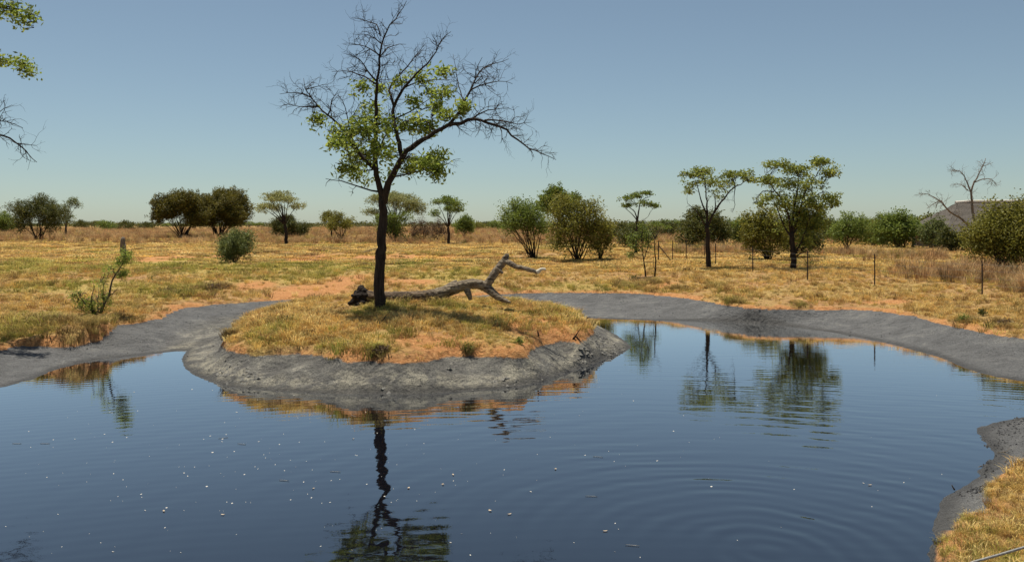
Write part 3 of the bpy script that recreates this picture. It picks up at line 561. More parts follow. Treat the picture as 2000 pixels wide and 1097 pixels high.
# --- sapling on the left bank
sp_limbs = [([(196, 612), (201, 595), (214, 577), (217, 546), (232, 527), (242, 515), (248, 493), (243, 478)], 3.0, .5, 0, .2, .6), ([(214, 577), (225, 571), (232, 560)], 1, .35, 0, -.3, 1), ([(203, 600), (200, 575), (204, 552), (210, 540)], 1.3, .4, 0, .3, 1),
            ([(188, 614), (176, 600), (178, 580), (184, 562)], 2.6, .5, 0, -.2, 1.4), ([(186, 614), (168, 596), (156, 580), (150, 568)], 1.8, .4, 0, -.4, 1.4), ([(192, 614), (188, 590), (196, 572), (192, 556)], 1.4, .4, 0, .4, 1.4), ([(190, 614), (176, 608), (158, 606), (146, 600)], 1.2, .4, 0, .2, 1.2)]
sp_lobes = [(244, 500, 14, 14, .2, 3.2), (236, 512, 10, 8, .1, 2.0), (240, 534, 10, 8, .2, 2.6), (216, 530, 16, 10, .2, 1.2), (178, 598, 20, 28, -.1, 2.2), (160, 590, 16, 22, -.1, 1.8), (204, 586, 14, 28, .1, 2.0), (196, 556, 10, 12, 0, .8), (146, 573, 6, 10, -.3, 1.4)]
hand_tree('sapling', (192, 614), 'thin leaning sapling with sparse leaves growing at the edge of the left bank', 'sapling', sp_limbs, sp_lobes, M['bark_grey'], M['leaf_main'], (.06, .025), twigs=(5, .28, 1), per=9, crad=.10, clump_d=9, tr=.007, Y=26.0)

# --- two middle trees by the fence
t1_limbs = [([(1384, 523), (1383, 490), (1382, 455), (1381, 440)], 5.2, 4.0, 0, 0, 0), ([(1381, 445), (1382, 410), (1379, 375), (1376, 350), (1374, 335)], 2.6, .5, 0, .3, .5), ([(1381, 445), (1392, 420), (1408, 395), (1424, 375), (1436, 365), (1455, 355), (1472, 345)], 3.0, .5, 0, -.6, .7),
            ([(1378, 440), (1366, 420), (1360, 412), (1350, 404), (1343, 398)], 1.8, .5, 0, -.8, .5), ([(1381, 420), (1370, 395), (1364, 370), (1358, 352)], 2.0, .5, 0, 1.0, .7), ([(1436, 365), (1432, 350), (1425, 340)], 1.5, .4, -.5, .4, 1), ([(1436, 367), (1433, 385), (1437, 402), (1430, 415)], .9, .35, -.4, -.7, 1),
            ([(1396, 415), (1398, 395), (1394, 378)], 1.6, .4, 0, .8, .8), ([(1374, 350), (1350, 342), (1332, 340)], 1.4, .4, .2, -.5, .8)]
t1_lobes = [(1350, 342, 28, 7, 0, 2.2), (1372, 334, 24, 9, .5, 2.4), (1385, 352, 28, 14, -.3, 1.3), (1352, 362, 22, 12, .6, 1.1), (1345, 375, 12, 5, 0, 1), (1425, 341, 24, 9, 0, 2.0), (1452, 340, 22, 9, -.4, 2.0), (1462, 352, 16, 7, .2, 1.4), (1405, 368, 24, 12, .4, 1.0), (1420, 358, 24, 10, -.3, 1.2), (1395, 385, 16, 10, .3, .6)]
hand_tree('fork_limbed_tree', (1384, 523), 'thin forked tree with airy flat leaf layers standing by the fence', 'tree', t1_limbs, t1_lobes, M['bark'], M['leaf_mid'], (.15, .07), twigs=(2.5, .6, 1), per=15, crad=.22, clump_d=3.0, tr=.012, flat=.5)
t2_limbs = [([(1550, 526), (1550, 500), (1547, 475), (1545, 455)], 6.0, 4.6, 0, 0, 0), ([(1546, 460), (1556, 430), (1566, 400), (1572, 375), (1590, 350), (1602, 330), (1612, 315)], 3.0, .5, 0, .4, .7), ([(1545, 455), (1540, 420), (1530, 395), (1515, 375), (1505, 362), (1495, 350)], 3.0, .5, 0, -.7, .7),
            ([(1546, 465), (1530, 440), (1522, 418), (1512, 395), (1495, 385)], 2.2, .5, 0, .8, .7), ([(1548, 450), (1550, 410), (1556, 380), (1560, 350), (1562, 330)], 2.4, .5, 0, .9, .7), ([(1566, 400), (1590, 385), (1612, 372), (1622, 380)], 1.7, .4, .2, -.8, .8), ([(1546, 460), (1575, 425), (1598, 405), (1625, 396)], 1.8, .4, 0, .9, .8),
            ([(1550, 505), (1562, 480), (1572, 455), (1580, 430)], 2.2, .5, 0, -.5, 1), ([(1512, 376), (1490, 372), (1480, 385), (1474, 398)], 1.4, .4, -.5, .3, 1)]
t2_lobes = [(1520, 322, 30, 7, 0, 2.2), (1560, 334, 40, 12, .5, 2.0), (1600, 316, 26, 8, .2, 2.4), (1622, 338, 18, 10, -.3, 2.2), (1500, 352, 26, 10, -.5, 2.0), (1530, 358, 34, 14, .6, 1.6), (1580, 360, 34, 16, -.3, 1.5), (1560, 385, 40, 16, .8, 1.3), (1590, 400, 34, 20, -.5, 1.6), (1622, 386, 20, 9, .3, 1.6), (1630, 398, 12, 5, .3, 1.6),
            (1500, 385, 26, 10, .4, 1.3), (1530, 400, 26, 16, -.6, 1.2), (1565, 430, 34, 26, .2, 1.5), (1535, 440, 24, 20, .7, 1.2), (1590, 440, 22, 26, -.2, 2.0), (1575, 470, 24, 18, .4, 1.6), (1555, 410, 40, 24, .6, 1.6), (1600, 420, 22, 16, .3, 1.4), (1482, 398, 14, 6, 0, 1)]
hand_tree('broad_tree', (1550, 526), 'tallest tree by the fence, with a broad many-layered green crown', 'tree', t2_limbs, t2_lobes, M['bark'], M['leaf_mid'], (.15, .075), twigs=(2.5, .6, 1), per=17, crad=.25, clump_d=3.2, tr=.012, flat=.55)
# --- flat-topped tree and saplings near the corner post
hand_tree('flat_topped_tree', (1241, 496), 'slim tree with a small flat green top on two thin stems', 'tree', [([(1241, 496), (1243, 460), (1244, 440), (1243, 420), (1234, 408), (1228, 405)], 3.4, .7, 0, .3, .3), ([(1244, 436), (1248, 410), (1250, 396), (1256, 390), (1270, 385)], 2.0, .5, 0, -.3, .5), ([(1244, 432), (1236, 420), (1226, 412), (1218, 404)], 1.2, .4, 0, .5, .5), ([(1246, 440), (1258, 430), (1266, 424)], 1, .3, 0, -.3, .6), ([(1250, 398), (1252, 388), (1255, 380)], 1, .4, -.2, .3, 1)],
          [(1225, 388, 16, 6, 0, 3), (1245, 382, 20, 6, .4, 3), (1265, 378, 13, 4, -.2, 3.2), (1228, 402, 18, 5, .2, 2.6), (1275, 402, 14, 4, .1, 3), (1255, 396, 22, 6, -.3, 1.6)], M['bark'], M['leaf_green'], (.17, .08), twigs=(2, .5, 1), per=12, crad=.2, clump_d=2.2, flat=.5)
hand_tree('young_leafy_tree', (1261, 541), 'young tree with a loose bright green crown on a thin stem at the pond edge', 'tree', [([(1261, 541), (1259, 520), (1255, 490), (1252, 465), (1250, 450)], 1.8, .5, 0, .2, .8), ([(1257, 510), (1262, 495), (1268, 478), (1266, 460)], 1, .35, 0, -.3, 1), ([(1255, 490), (1246, 478), (1238, 468)], .9, .35, 0, .4, 1)],
          [(1242, 465, 22, 14, 0, 2.6), (1260, 458, 18, 14, .2, 2.2), (1232, 482, 10, 12, -.1, 1.6), (1265, 478, 10, 14, .1, 1.3), (1248, 485, 16, 12, 0, 1.2), (1232, 498, 6, 5, 0, 2), (1255, 445, 12, 7, 0, 1.4)], M['bark'], M['leaf_green'], (.10, .05), twigs=(4, .35, 1), per=9, crad=.14, clump_d=3.2, tr=.008)
hand_tree('dead_pole_tree', (1279, 541), 'bare dead sapling like a thin pole beside the young leafy tree', 'dead tree', [([(1279, 541), (1281, 510), (1278, 480), (1279, 460), (1270, 448), (1264, 441)], 2.0, .4, 0, .1, .5), ([(1279, 466), (1286, 454), (1292, 441)], 1.1, .35, 0, .2, .7), ([(1280, 530), (1274, 515), (1277, 500)], .7, .3, 0, -.2, 1)], [], M['bark'], M['leaf_green'], (.1, .05), twigs=(3, .25, 0), tr=.006)

# --- dead bare tree on the right
hand_tree('bare_tree', (1907, 492), 'leafless grey tree with one limb leaning far left, in front of the thatched roof', 'dead tree',
          [([(1907, 492), (1905, 460), (1903, 430), (1898, 400), (1897, 375), (1903, 355), (1912, 340), (1920, 325), (1925, 310)], 4.6, .5, 0, .3, .9), ([(1905, 445), (1890, 440), (1875, 425), (1855, 415), (1843, 400), (1828, 388), (1812, 380), (1795, 378)], 3.0, .4, 0, -1, 1.5), ([(1897, 378), (1890, 360), (1884, 345), (1872, 333), (1850, 333)], 1.8, .4, .2, .8, 1.5),
           ([(1903, 357), (1920, 350), (1938, 350), (1948, 365)], 1.4, .35, .2, -.6, 1.6), ([(1843, 402), (1838, 390), (1822, 400), (1810, 408)], 1.4, .35, -.6, .4, 1.6), ([(1890, 372), (1876, 360), (1862, 362)], 1.1, .35, .3, -.5, 1.4), ([(1920, 325), (1932, 322), (1940, 318)], .8, .3, .2, .5, 1.4)],
          [], M['dead'], M['leaf_dark'], (.1, .05), twigs=(3.4, .95, 1), tr=.016, grav=-.04, kids=(3, 3, 2))

# --- generic crowns: bushes and umbrella trees, given by base and silhouette in the photograph
def auto_tree(name, bx, by, x0, x1, top, low, label, leaf, kind='bush', dens=1.0, bark='bark_grey', stems=6, ls=(.16, .08), lobes_n=None, per=13, crad=.28, group=None, Y=None, cat=None, shell=.5, thru=1.0):
    p = hit(bx, by) if Y is None else Vector(((bx - 1000) * Y / F, Y, 0))
    if Y is not None: p.z = hgt(p.x, p.y)
    Y = p.y; m = Y / F; py0 = YH + (CH - p.z) / m; cv = px_conv(bx, py0, Y); T = Tree(Y)
    w = (x1 - x0) * m / 2; w *= 1.04; cx = ((x0 + x1) / 2 - bx) * m; zt = (py0 - top) * m * 1.04; zb = (py0 - low) * m; h = zt - zb; zc = zb + h * .45
    Ls = []; nl = lobes_n or (9 if kind != 'umbrella' else 10)
    nl = nl if kind in ('umbrella', 'open') else nl + 4
    for k in range(nl):
        a = k * 2.4 + rng.normal(0, .3); rr = math.sqrt(k / nl) * rng.uniform(.85, 1.15) if k else 0
        if kind == 'umbrella':
            lx, ly = .78 * w * rr * math.cos(a), .78 * w * rr * math.sin(a); lz = zb + h * (.35 + .5 * (1 - rr ** 2)) * rng.uniform(.75, 1.12)
            Ls.append((cx + lx, ly, min(lz, zt - .08 * h), w * rng.uniform(.24, .42), w * .36, h * rng.uniform(.08, .15)))
        elif kind == 'open':
            lx, ly = .72 * w * rr * math.cos(a), .72 * w * rr * math.sin(a); lz = zb + h * rng.uniform(.15, .85) * (1 - .45 * rr ** 2)
            Ls.append((cx + lx, ly, lz, w * rng.uniform(.22, .36), w * .3, h * rng.uniform(.10, .18)))
        else:
            lowl = k % 2 == 1; rr = rng.uniform(.55, 1.0) if lowl else min(rr, .8)
            lx, ly = .66 * w * rr * math.cos(a), .62 * w * rr * math.sin(a); lz = zb + h * (rng.uniform(.20, .42) if lowl else rng.uniform(.48, .80) * (1 - .3 * rr ** 2)) if k else zb + h * .66
            Ls.append((cx + lx, ly, lz, w * rng.uniform(.20, .42), w * .42, h * rng.uniform(.15, .30)))
    La = np.array(Ls); a0 = (La[:, 0] - La[:, 3] * .9).min(); a1 = (La[:, 0] + La[:, 3] * .9).max(); La[:, 0] = (La[:, 0] - a0) / (a1 - a0) * 2 * w + cx - w; La[:, 3] *= 2 * w / (a1 - a0); La[:, 1] *= 1.15
    t1 = (La[:, 2] + La[:, 5] * .9).max(); t0 = zb if kind != 'bush' else (La[:, 2] - La[:, 5]).min(); La[:, 2] = zb + (La[:, 2] - t0) * h / (t1 - t0); La[:, 5] *= h / (t1 - t0); Ls = [tuple(q) for q in La]
    r0 = max(.05, .018 * (zt + w))
    if kind in ('umbrella', 'tree', 'open'):
        fk = zb * .55 + .12 * zt; T.limb([(0, 0, -.15), (.03 * w, 0, fk * .5), (cx * .2, 0, fk)], r0 * 1.3, r0, 0, sides=8)
        for L in Ls: T.limb([(cx * .2, 0, fk), (cx * .2 + (L[0] - cx * .2) * .4, L[1] * .4, fk + (L[2] - fk) * .5), (cx * .2 + (L[0] - cx * .2) * .8, L[1] * .8, fk + (L[2] - fk) * .85), L[:3]], r0 * .55, .012, 3, w * .3, 1, .4, 5, tr=.014)
    else:
        for L in [Ls[i % nl] for i in range(max(stems, nl))]:
            b = rng.normal(0, .07, 2) * w; T.limb([(b[0], b[1], -.1), (b[0] + (L[0] - b[0]) * .35, b[1] + (L[1] - b[1]) * .3, L[2] * .35), (L[0] * .8, L[1] * .8, L[2] * .75), L[:3]], r0 * .42, .012, 3, w * .3, 1, .35, 5, tr=.014)
    for L in Ls:
        n = int(1.8 * dens * (L[3] * L[5] * 22 / (crad / .28) ** 2 + 4)); T.clumps(sample_lobe(*L, n, shell), per, crad, .007, flat=.55 if kind in ('umbrella', 'open') else .85)
    if kind == 'bush' and thru:      # low skirt of leaves
        n = int(dens * w * 12 * thru); T.clumps(np.stack([cx + rng.uniform(-.8, .8, n) * w, rng.uniform(-.7, .7, n) * w, zb + rng.uniform(0, .35, n) * h], 1), per, crad)
    ls = (ls[0] * 1.12, ls[1] * 1.25)
    return T.finish(name, p, label, cat or ('bush' if kind == 'bush' else 'tree'), M[bark], M[leaf], ls, group)

auto_tree('round_crowned_tree', 76, 469, 24, 128, 381, 455, 'dark dense round tree near the left edge of the field', 'leaf_dark', 'bush', 1.7, 'bark', ls=(.16, .06), per=15)
auto_tree('thin_crowned_tree', 128, 462, 105, 158, 386, 440, 'pale thin-crowned tree just right of the dark round tree', 'leaf_grey', 'open', .9)
auto_tree('shrub', 14, 458, -20, 34, 414, 455, 'low green shrub at the left edge of the picture behind the field', 'leaf_green', 'bush', 1.0, ls=(.2, .1))
auto_tree('dense_tree', 357, 466, 303, 410, 374, 446, 'left one of the two merged rusty-green dense trees', 'leaf_rust', 'bush', 2.3, 'bark', ls=(.19, .09), lobes_n=16, per=15, thru=0)
auto_tree('dense_tree', 428, 465, 372, 487, 367, 446, 'right, higher one of the two merged rusty-green dense trees', 'leaf_rust', 'bush', 2.3, 'bark', ls=(.19, .09), lobes_n=16, per=15, thru=0)
auto_tree('round_bush', 459, 515, 426, 494, 447, 512, 'round green bush standing alone in the short grass', 'leaf_grey', 'bush', 2.4, ls=(.10, .045), per=14, crad=.2)
auto_tree('umbrella_tree', 558, 477, 501, 597, 377, 432, 'flat-topped tree with pale yellow-green crown in front of a dark bush', 'leaf_pale', 'umbrella', 2.0, 'bark', ls=(.16, .06))
auto_tree('dark_bush', 564, 466, 527, 602, 420, 465, 'dark low bush behind the flat-topped tree', 'leaf_dark', 'bush', 1.8, 'bark', ls=(.18, .08))
auto_tree('multi_stemmed_tree', 668, 473, 636, 694, 413, 452, 'small many-stemmed olive tree left of the island tree trunk', 'leaf_olive', 'bush', 1.0, 'bark', ls=(.16, .07), thru=0)
auto_tree('small_tree', 647, 468, 625, 662, 412, 440, 'thin olive tree touching the left side of the many-stemmed one', 'leaf_olive', 'tree', .9, 'bark', ls=(.16, .07))
auto_tree('umbrella_tree', 772, 473, 712, 829, 377, 440, 'wide pale feathery tree directly behind the island tree trunk', 'leaf_pale', 'umbrella', 2.2, 'bark', ls=(.17, .06), lobes_n=14)
auto_tree('green_bush', 768, 474, 732, 802, 414, 462, 'green bush filling the space under the wide pale tree', 'leaf_green', 'bush', 1.3, ls=(.17, .07))
auto_tree('leafless_bush', 824, 472, 798, 846, 424, 470, 'greyish brown nearly leafless bush between two green trees', 'leaf_brown', 'bush', .7, 'bark', ls=(.13, .05))
auto_tree('leafless_bush', 852, 471, 838, 874, 424, 468, 'dark brown thicket at the foot of the slim green tree', 'leaf_brown', 'bush', .9, 'bark', ls=(.13, .05))
auto_tree('umbrella_tree', 876, 477, 839, 906, 386, 438, 'slim-trunked green tree with layered crown right of the island tree', 'leaf_green', 'umbrella', 2.0, 'bark', ls=(.15, .07))
auto_tree('small_tree', 906, 466, 886, 928, 421, 455, 'small green tree to the right of the slim-trunked one', 'leaf_green', 'bush', 1.2, ls=(.18, .09))
auto_tree('feathery_tree', 1042, 506, 972, 1076, 389, 462, 'bright green feathery tree with several bare stems, leftmost of the middle thicket', 'leaf_green', 'bush', 1.9, 'bark', stems=7, ls=(.15, .045), lobes_n=12, thru=.2)
auto_tree('tall_green_tree', 1092, 478, 1050, 1134, 366, 420, 'bright green tree crown rising behind the middle thicket', 'leaf_green', 'tree', 2.0, ls=(.2, .1), lobes_n=9)
auto_tree('olive_thicket', 1128, 510, 1064, 1180, 383, 498, 'big olive-yellow many-stemmed thicket in the middle of the field', 'leaf_olive', 'bush', 1.5, 'bark', stems=12, ls=(.13, .055), lobes_n=14, per=12)
auto_tree('olive_thicket', 1172, 508, 1150, 1200, 420, 500, 'lower olive bush on the right flank of the big thicket', 'leaf_olive', 'bush', 1.1, 'bark', stems=6, ls=(.13, .055))
auto_tree('wide_bush', 1392, 488, 1324, 1438, 407, 482, 'dark green wide bush behind the thin forked tree', 'leaf_dark', 'bush', 1.9, 'bark', ls=(.17, .07), lobes_n=12)
auto_tree('yellow_green_bush', 1500, 509, 1448, 1540, 408, 498, 'yellow-green bush just left of the tallest tree by the fence', 'leaf_olive', 'bush', 1.8, 'bark', ls=(.15, .06), lobes_n=12)
auto_tree('yellow_green_bush', 1545, 505, 1520, 1612, 425, 495, 'darker olive bush behind the trunk of the tallest tree by the fence', 'leaf_dark', 'bush', 1.4, 'bark', ls=(.15, .06))
auto_tree('green_bush', 1656, 488, 1618, 1697, 412, 478, 'green bushy tree with dark stems right of the tallest tree', 'leaf_green', 'bush', 1.3, 'bark', ls=(.16, .07))
auto_tree('green_bush', 1760, 484, 1704, 1802, 413, 480, 'dense green umbrella-shaped bush left of the bare tree', 'leaf_green', 'bush', 1.9, ls=(.18, .08), lobes_n=12)
auto_tree('green_bush', 1820, 486, 1790, 1850, 424, 482, 'loose grey-green bush below the leaning bare limb', 'leaf_grey', 'bush', 1.1, ls=(.18, .08))
auto_tree('large_bush', 1965, 532, 1892, 2066, 390, 515, 'large olive-green bush at the right edge in front of the thatched house', 'leaf_olive', 'bush', 3.2, 'bark', stems=12, ls=(.11, .05), lobes_n=20, per=13)

auto_tree('low_bush', 1856, 492, 1830, 1886, 448, 490, 'low dark bush hiding the left wall of the thatched house', 'leaf_dark', 'bush', 1.6, ls=(.15, .07))
auto_tree('green_bush', 1448, 487, 1432, 1472, 428, 482, 'slim green bush between the thin forked tree and the yellow-green bush', 'leaf_green', 'bush', 1.4, ls=(.16, .07))
auto_tree('green_bush', 1240, 484, 1204, 1282, 436, 480, 'low dark green bush behind the flat-topped tree', 'leaf_dark', 'bush', 1.4, ls=(.16, .07))
auto_tree('green_bush', 1706, 482, 1686, 1728, 432, 478, 'small yellowish bush between the two round green bushes on the right', 'leaf_olive', 'bush', 1.3, ls=(.16, .07))
# --- distant bushes along the field's far side: prototypes, then copies
protos = []
for k, (lf, kd, sz) in enumerate([('leaf_dark', 'bush', (3.2, 3.6)), ('leaf_green', 'bush', (3.6, 4.2)), ('leaf_green', 'umbrella', (4.2, 5.0)), ('leaf_olive', 'bush', (3.0, 3.2)), ('leaf_dark', 'tree', (4.0, 5.4))]):
    Y = 200.; m = Y / F; bx = 1000 + k; gz_ = hgt((bx - 1000) * m, Y); py0 = YH + (CH - gz_) / m
    protos.append(auto_tree('distant_bush', bx, 0, bx - sz[0] / m, bx + sz[0] / m, py0 - sz[1] / m, py0 - (.05 if kd == 'bush' else .45) * sz[1] / m, 'x', lf, kd, .9, 'bark_grey', ls=(.34, .17), per=9, crad=.5, Y=Y, lobes_n=9))
far = [(160, 429, 0, 16), (185, 431, 4, 18), (208, 430, 1, 24), (248, 430, 0, 20), (288, 433, 0, 20), (325, 436, 2, 12), (488, 432, 2, 14), (505, 434, 2, 12), (606, 444, 0, 16), (622, 443, 3, 14), (697, 442, 0, 14), (714, 441, 4, 18),
       (935, 434, 3, 20), (955, 432, 4, 22), (972, 430, 1, 24), (990, 433, 0, 20), (1196, 444, 3, 24), (1216, 440, 0, 30), (1232, 440, 1, 26), (1262, 446, 3, 30), (1282, 438, 2, 26), (1302, 436, 0, 30), (1322, 434, 1, 30), (1345, 436, 4, 28), (1440, 432, 1, 30), (1462, 437, 0, 30), (-20, 428, 0, 30), (4, 420, 1, 26),
       (1480, 438, 3, 28), (1602, 428, 1, 34), (1625, 434, 0, 30), (1690, 434, 0, 30), (1706, 430, 1, 34), (1735, 436, 3, 30), (1790, 428, 1, 36), (1815, 424, 3, 34), (1845, 420, 0, 40), (1870, 432, 2, 34), (1900, 436, 0, 40), (1940, 440, 1, 40), (1580, 432, 0, 34), (890, 444, 0, 14), (520, 445, 0, 14), (640, 446, 0, 14), (590, 446, 1, 14), (665, 446, 1, 14), (1410, 436, 0, 30), (1380, 438, 1, 26)]
MARKS = [(-99, 'at the far left edge'), (140, 'right of the dark round tree'), (470, 'right of the two rusty-green trees'), (580, 'left of the island tree trunk'), (690, 'just beside the island tree trunk'), (880, 'right of the slim-trunked tree'), (980, 'beside the feathery tree'), (1190, 'behind the flat-topped tree'), (1275, 'left of the thin forked tree'), (1375, 'behind the thin forked tree'), (1470, 'behind the tallest tree'), (1612, 'right of the tallest tree'), (1750, 'left of the thatched house'), (1860, 'in front of the thatched house')]
GROUPF = 'bushes along the far side of the field'
for j, (px, top, k, hw) in enumerate(far):
    top -= 6 * (px > 1190)
    sz = protos[k]; wid = [3.2, 3.6, 4.2, 3.0, 4.0][k]; hh = [3.6, 4.2, 5.0, 3.2, 5.4][k]
    Y = min(330, wid / hw * F * rng.uniform(.8, 1.0)) if px < 1150 else rng.uniform(104, 150); X = (px - 1000) * Y / F; z = hgt(X, Y); need = (CH - (top - YH) * Y / F) - z; s = np.clip(need / hh, .35, 1.5)
    sc = (hw * Y / F / wid,) * 2 + (s,)
    slot = max(i for i, q in enumerate(MARKS) if px >= q[0]); mem = sorted(q[0] for q in far if max(i for i, w_ in enumerate(MARKS) if q[0] >= w_[0]) == slot and q[2] == k)
    o_ = ['', 'second ', 'third ', 'fourth '][mem.index(px)] if len(mem) > 1 else ''; o_ = ('leftmost ' if len(mem) > 1 and mem.index(px) == 0 else o_)
    copy_tree(sz, (X, Y, z - .05), rng.uniform(0, 6.28), sc, o_ + ['dark', 'bright green', 'pale flat-topped', 'yellowish', 'dark-stemmed'][k] + ' distant bush on the skyline ' + MARKS[slot][1], 'bushes along the far side of the field')
for p_ in protos:
    for ch in list(p_.children): bpy.data.objects.remove(ch)
    bpy.data.objects.remove(p_)
# hazy far-off wood on the horizon
def far_wood():
    C = []; S = []
    for a in np.linspace(-.66, .66, 420):
        Y = rng.uniform(420, 620); X = a * Y; h = (2.2 + 2.4 * abs(fbm(np.array([a * 14.]), np.array([1.]), 5)[0]) + rng.uniform(0, 1.2)) * (1.3 if a > .1 else .85); z = hgt(X, Y); w = rng.uniform(3, 6)
        n = 70; q = rnd_dirs(n) * rng.uniform(.3, 1, (n, 1)) * [w, 3, h * .55]; C.append(np.array([X, Y, z + h * .5]) + q); S.append(np.clip(rng.uniform(0, .7) + rng.uniform(0, .3, n), 0, 1))
    o = quad_mesh('distant_woodland', leaf_quads(np.concatenate(C), 1.0, .6, .3), 4, M['leaf_dark'], np.concatenate(S)); tag(o, 'low dark line of far-off trees along the horizon', 'woodland', kind='stuff')
far_wood()

# ------------------------------------------------------------------ fallen dead tree lying across the island
LY = 24.7; lg = px_conv(742, 600, LY); lpos = Vector(((742 - 1000) * LY / F, LY, CH - (600 - YH) * LY / F + .05)); LM = LY / F
def wood_mat():
    m, nt, bs = new_mat('weathered_wood'); P = objcoord(nt)
    mp = N(nt, 'ShaderNodeMapping'); mp.inputs['Scale'].default_value = (.8, 7, 7); nt.links.new(P, mp.inputs[0])
    n = noise(nt, 3.0, 8, .7, mp.outputs[0], .6); n2 = noise(nt, 1.6, 4, .6, P)
    a = ramp(nt, n, [(.34, (.025, .018, .013)), (.45, (.17, .13, .095)), (.57, (.34, .28, .20)), (.75, (.44, .38, .28))]); b = ramp(nt, n, [(.38, (.03, .02, .013)), (.60, (.21, .145, .095))])
    sx = N(nt, 'ShaderNodeSeparateXYZ'); nt.links.new(P, sx.inputs[0]); bk = ramp(nt, math_(nt, 'MULTIPLY_ADD', sx.outputs[0], -.35, math_(nt, 'ADD', n2, .35)), [(.25, (0,)), (.45, (.85,))])
    nt.links.new(mix(nt, math_(nt, 'MAXIMUM', bk, ramp(nt, n2, [(.55, (0,)), (.66, (.7,))])), a, b), bs.inputs['Base Color']); bs.inputs['Roughness'].default_value = .85; bs.inputs['Specular IOR Level'].default_value = .2
    bump(nt, bs, n, .09); return m
WOOD = wood_mat()
def organic(name, tubes, mat, parent, vox=.018, amp=.012):
    mb = MB()
    for pts, rad, dys in tubes:
        P = np.array([lg(a, b, d) for (a, b), d in zip(pts, dys)]); R = np.array(rad) * LM * (1.5 if name == 'root_plate' else 1.03)
        t = np.r_[0, np.cumsum(np.linalg.norm(np.diff(P, axis=0), axis=1))]; n = max(8, int(t[-1] / .05)); u = np.linspace(0, t[-1], n)
        Q = np.stack([np.interp(u, t, P[:, k]) for k in range(3)], 1)
        for _ in range(4): Q[1:-1] = (Q[:-2] + 2 * Q[1:-1] + Q[2:]) / 4
        rr = np.interp(u, t, R); mb.tube(Q, rr, 14, wob=.035)
    o = mb.build(name, mat, parent, smooth=True)
    md = o.modifiers.new('remesh', 'REMESH'); md.mode = 'VOXEL'; md.voxel_size = vox; md.use_smooth_shade = True
    sm = o.modifiers.new('smooth', 'SMOOTH'); sm.factor = .5; sm.iterations = 3
    tx = bpy.data.textures.new(name + '_relief', 'CLOUDS'); tx.noise_scale = .09; tx.noise_depth = 3
    dm = o.modifiers.new('relief', 'DISPLACE'); dm.texture = tx; dm.strength = amp * 3; dm.mid_level = .5
    return o
log = empty('fallen_tree', lpos, 'weathered grey fallen tree lying across the island behind the trunk', 'fallen tree')
organic('trunk', [([(706, 582), (730, 584), (755, 585), (792, 585), (825, 584), (845, 581), (862, 576), (882, 569), (902, 561), (924, 557), (940, 559), (952, 566), (963, 576), (977, 586), (990, 592), (998, 594)], [12.5, 12.5, 12.5, 12.5, 13, 13, 12, 11, 10.5, 9.5, 9.5, 9, 7.5, 6, 4, 1.5], [0, 0, 0, 0, 0, 0, 0, 0, 0, 0, 0, 0, -.1, -.2, -.3, -.35]),
                  ([(846, 577), (866, 566), (884, 556), (893, 552)], [2, 4, 4, 2.5], [.02] * 4)], WOOD, log)
organic('branch', [([(948, 566), (953, 557), (966, 537), (979, 520), (988, 508), (991, 500)], [8.5, 8, 8, 7.5, 6.5, 4], [0, 0, .05, .1, .1, .1]), ([(984, 513), (995, 516), (1006, 524), (1023, 527), (1038, 531), (1050, 535.5)], [5.5, 5.5, 5, 4.3, 4.3, 4.2], [.1, 0, -.1, -.2, -.25, -.3]), ([(972, 528), (981, 535), (982, 537)], [3, 3.4, 3], [0, -.05, -.05]),
                   ([(990, 503), (993, 499)], [3.5, 1.5], [.1, .1])], WOOD, log)
organic('branch_stub', [([(910, 564), (915, 575), (919, 589)], [7, 6, 3.5], [0, -.1, -.15])], WOOD, log)
organic('branch_tip', [([(1048, 535.5), (1052, 534), (1056, 528), (1062, 527.5), (1066, 530)], [4.2, 4, 3, 2.6, 2.2], [-.3] * 5)], plain('bleached_wood', (.42, .38, .30), (.66, .61, .50), 14), log, .012, .004)
rt = [([(716, 587), (708, 578), (706, 566), (706, 559)], [10, 9, 5, 1.5], [0, 0, .05, .05]), ([(712, 590), (700, 590), (690, 592), (681, 597)], [10, 8, 5, 2.5], [0, -.1, -.15, -.2]), ([(712, 588), (700, 580), (694, 572)], [9, 6, 2.5], [0, .1, .2]), ([(712, 592), (704, 598), (695, 601)], [8, 6, 3], [0, -.25, -.3]), ([(710, 586), (697, 584), (687, 580)], [8, 5, 2], [0, -.2, -.3]), ([(712, 586), (716, 576), (708, 570)], [7, 6, 3], [0, 0, -.1])]
organic('root_plate', rt, M['char'], log, .02, .03)

# ------------------------------------------------------------------ stump pole, twigs, weeds
p = hit(240, 497); st = empty('broken_stump', p, 'tall narrow broken stump standing behind the sapling on the left', 'stump')
mb = MB(); k = p.y / F; mb.tube([(0, 0, -.1), (0, 0, 10 * k), (-.5 * k, 0, 20 * k), (0, 0, 29 * k), (.6 * k, 0, 33 * k)], np.array([6.2, 5.6, 4.8, 4.0, 2.5]) * k, 9, wob=.1); mb.tube([(0, 0, 8 * k), (3.5 * k, 0, 14 * k), (4.2 * k, 0, 20 * k)], np.array([3.5, 3, 1.4]) * k, 6, wob=.1); mb.build('trunk', M['dead'], st, smooth=True)
def weed(px, py, wpx, hpx, label, leaf, n=40, name='weed'):
    p = hit(px, py); m = p.y / F; T = Tree(p.y)
    for k in range(7):
        d = np.array([rng.normal(0, .6), rng.normal(0, .6), 1.0]); T.twig(np.zeros(3), d, hpx * m * .9, .006, 1, 0, (2, 2, 2))
    T.clumps(np.stack([rng.normal(0, .35, n) * wpx * m, rng.normal(0, .3, n) * wpx * m, rng.uniform(.15, 1, n) * hpx * m], 1), 7, .06, .003, reach=False)
    return T.finish(name, p, label, 'plant', M['bark'], M[leaf], (.06, .03), kidname='stems')
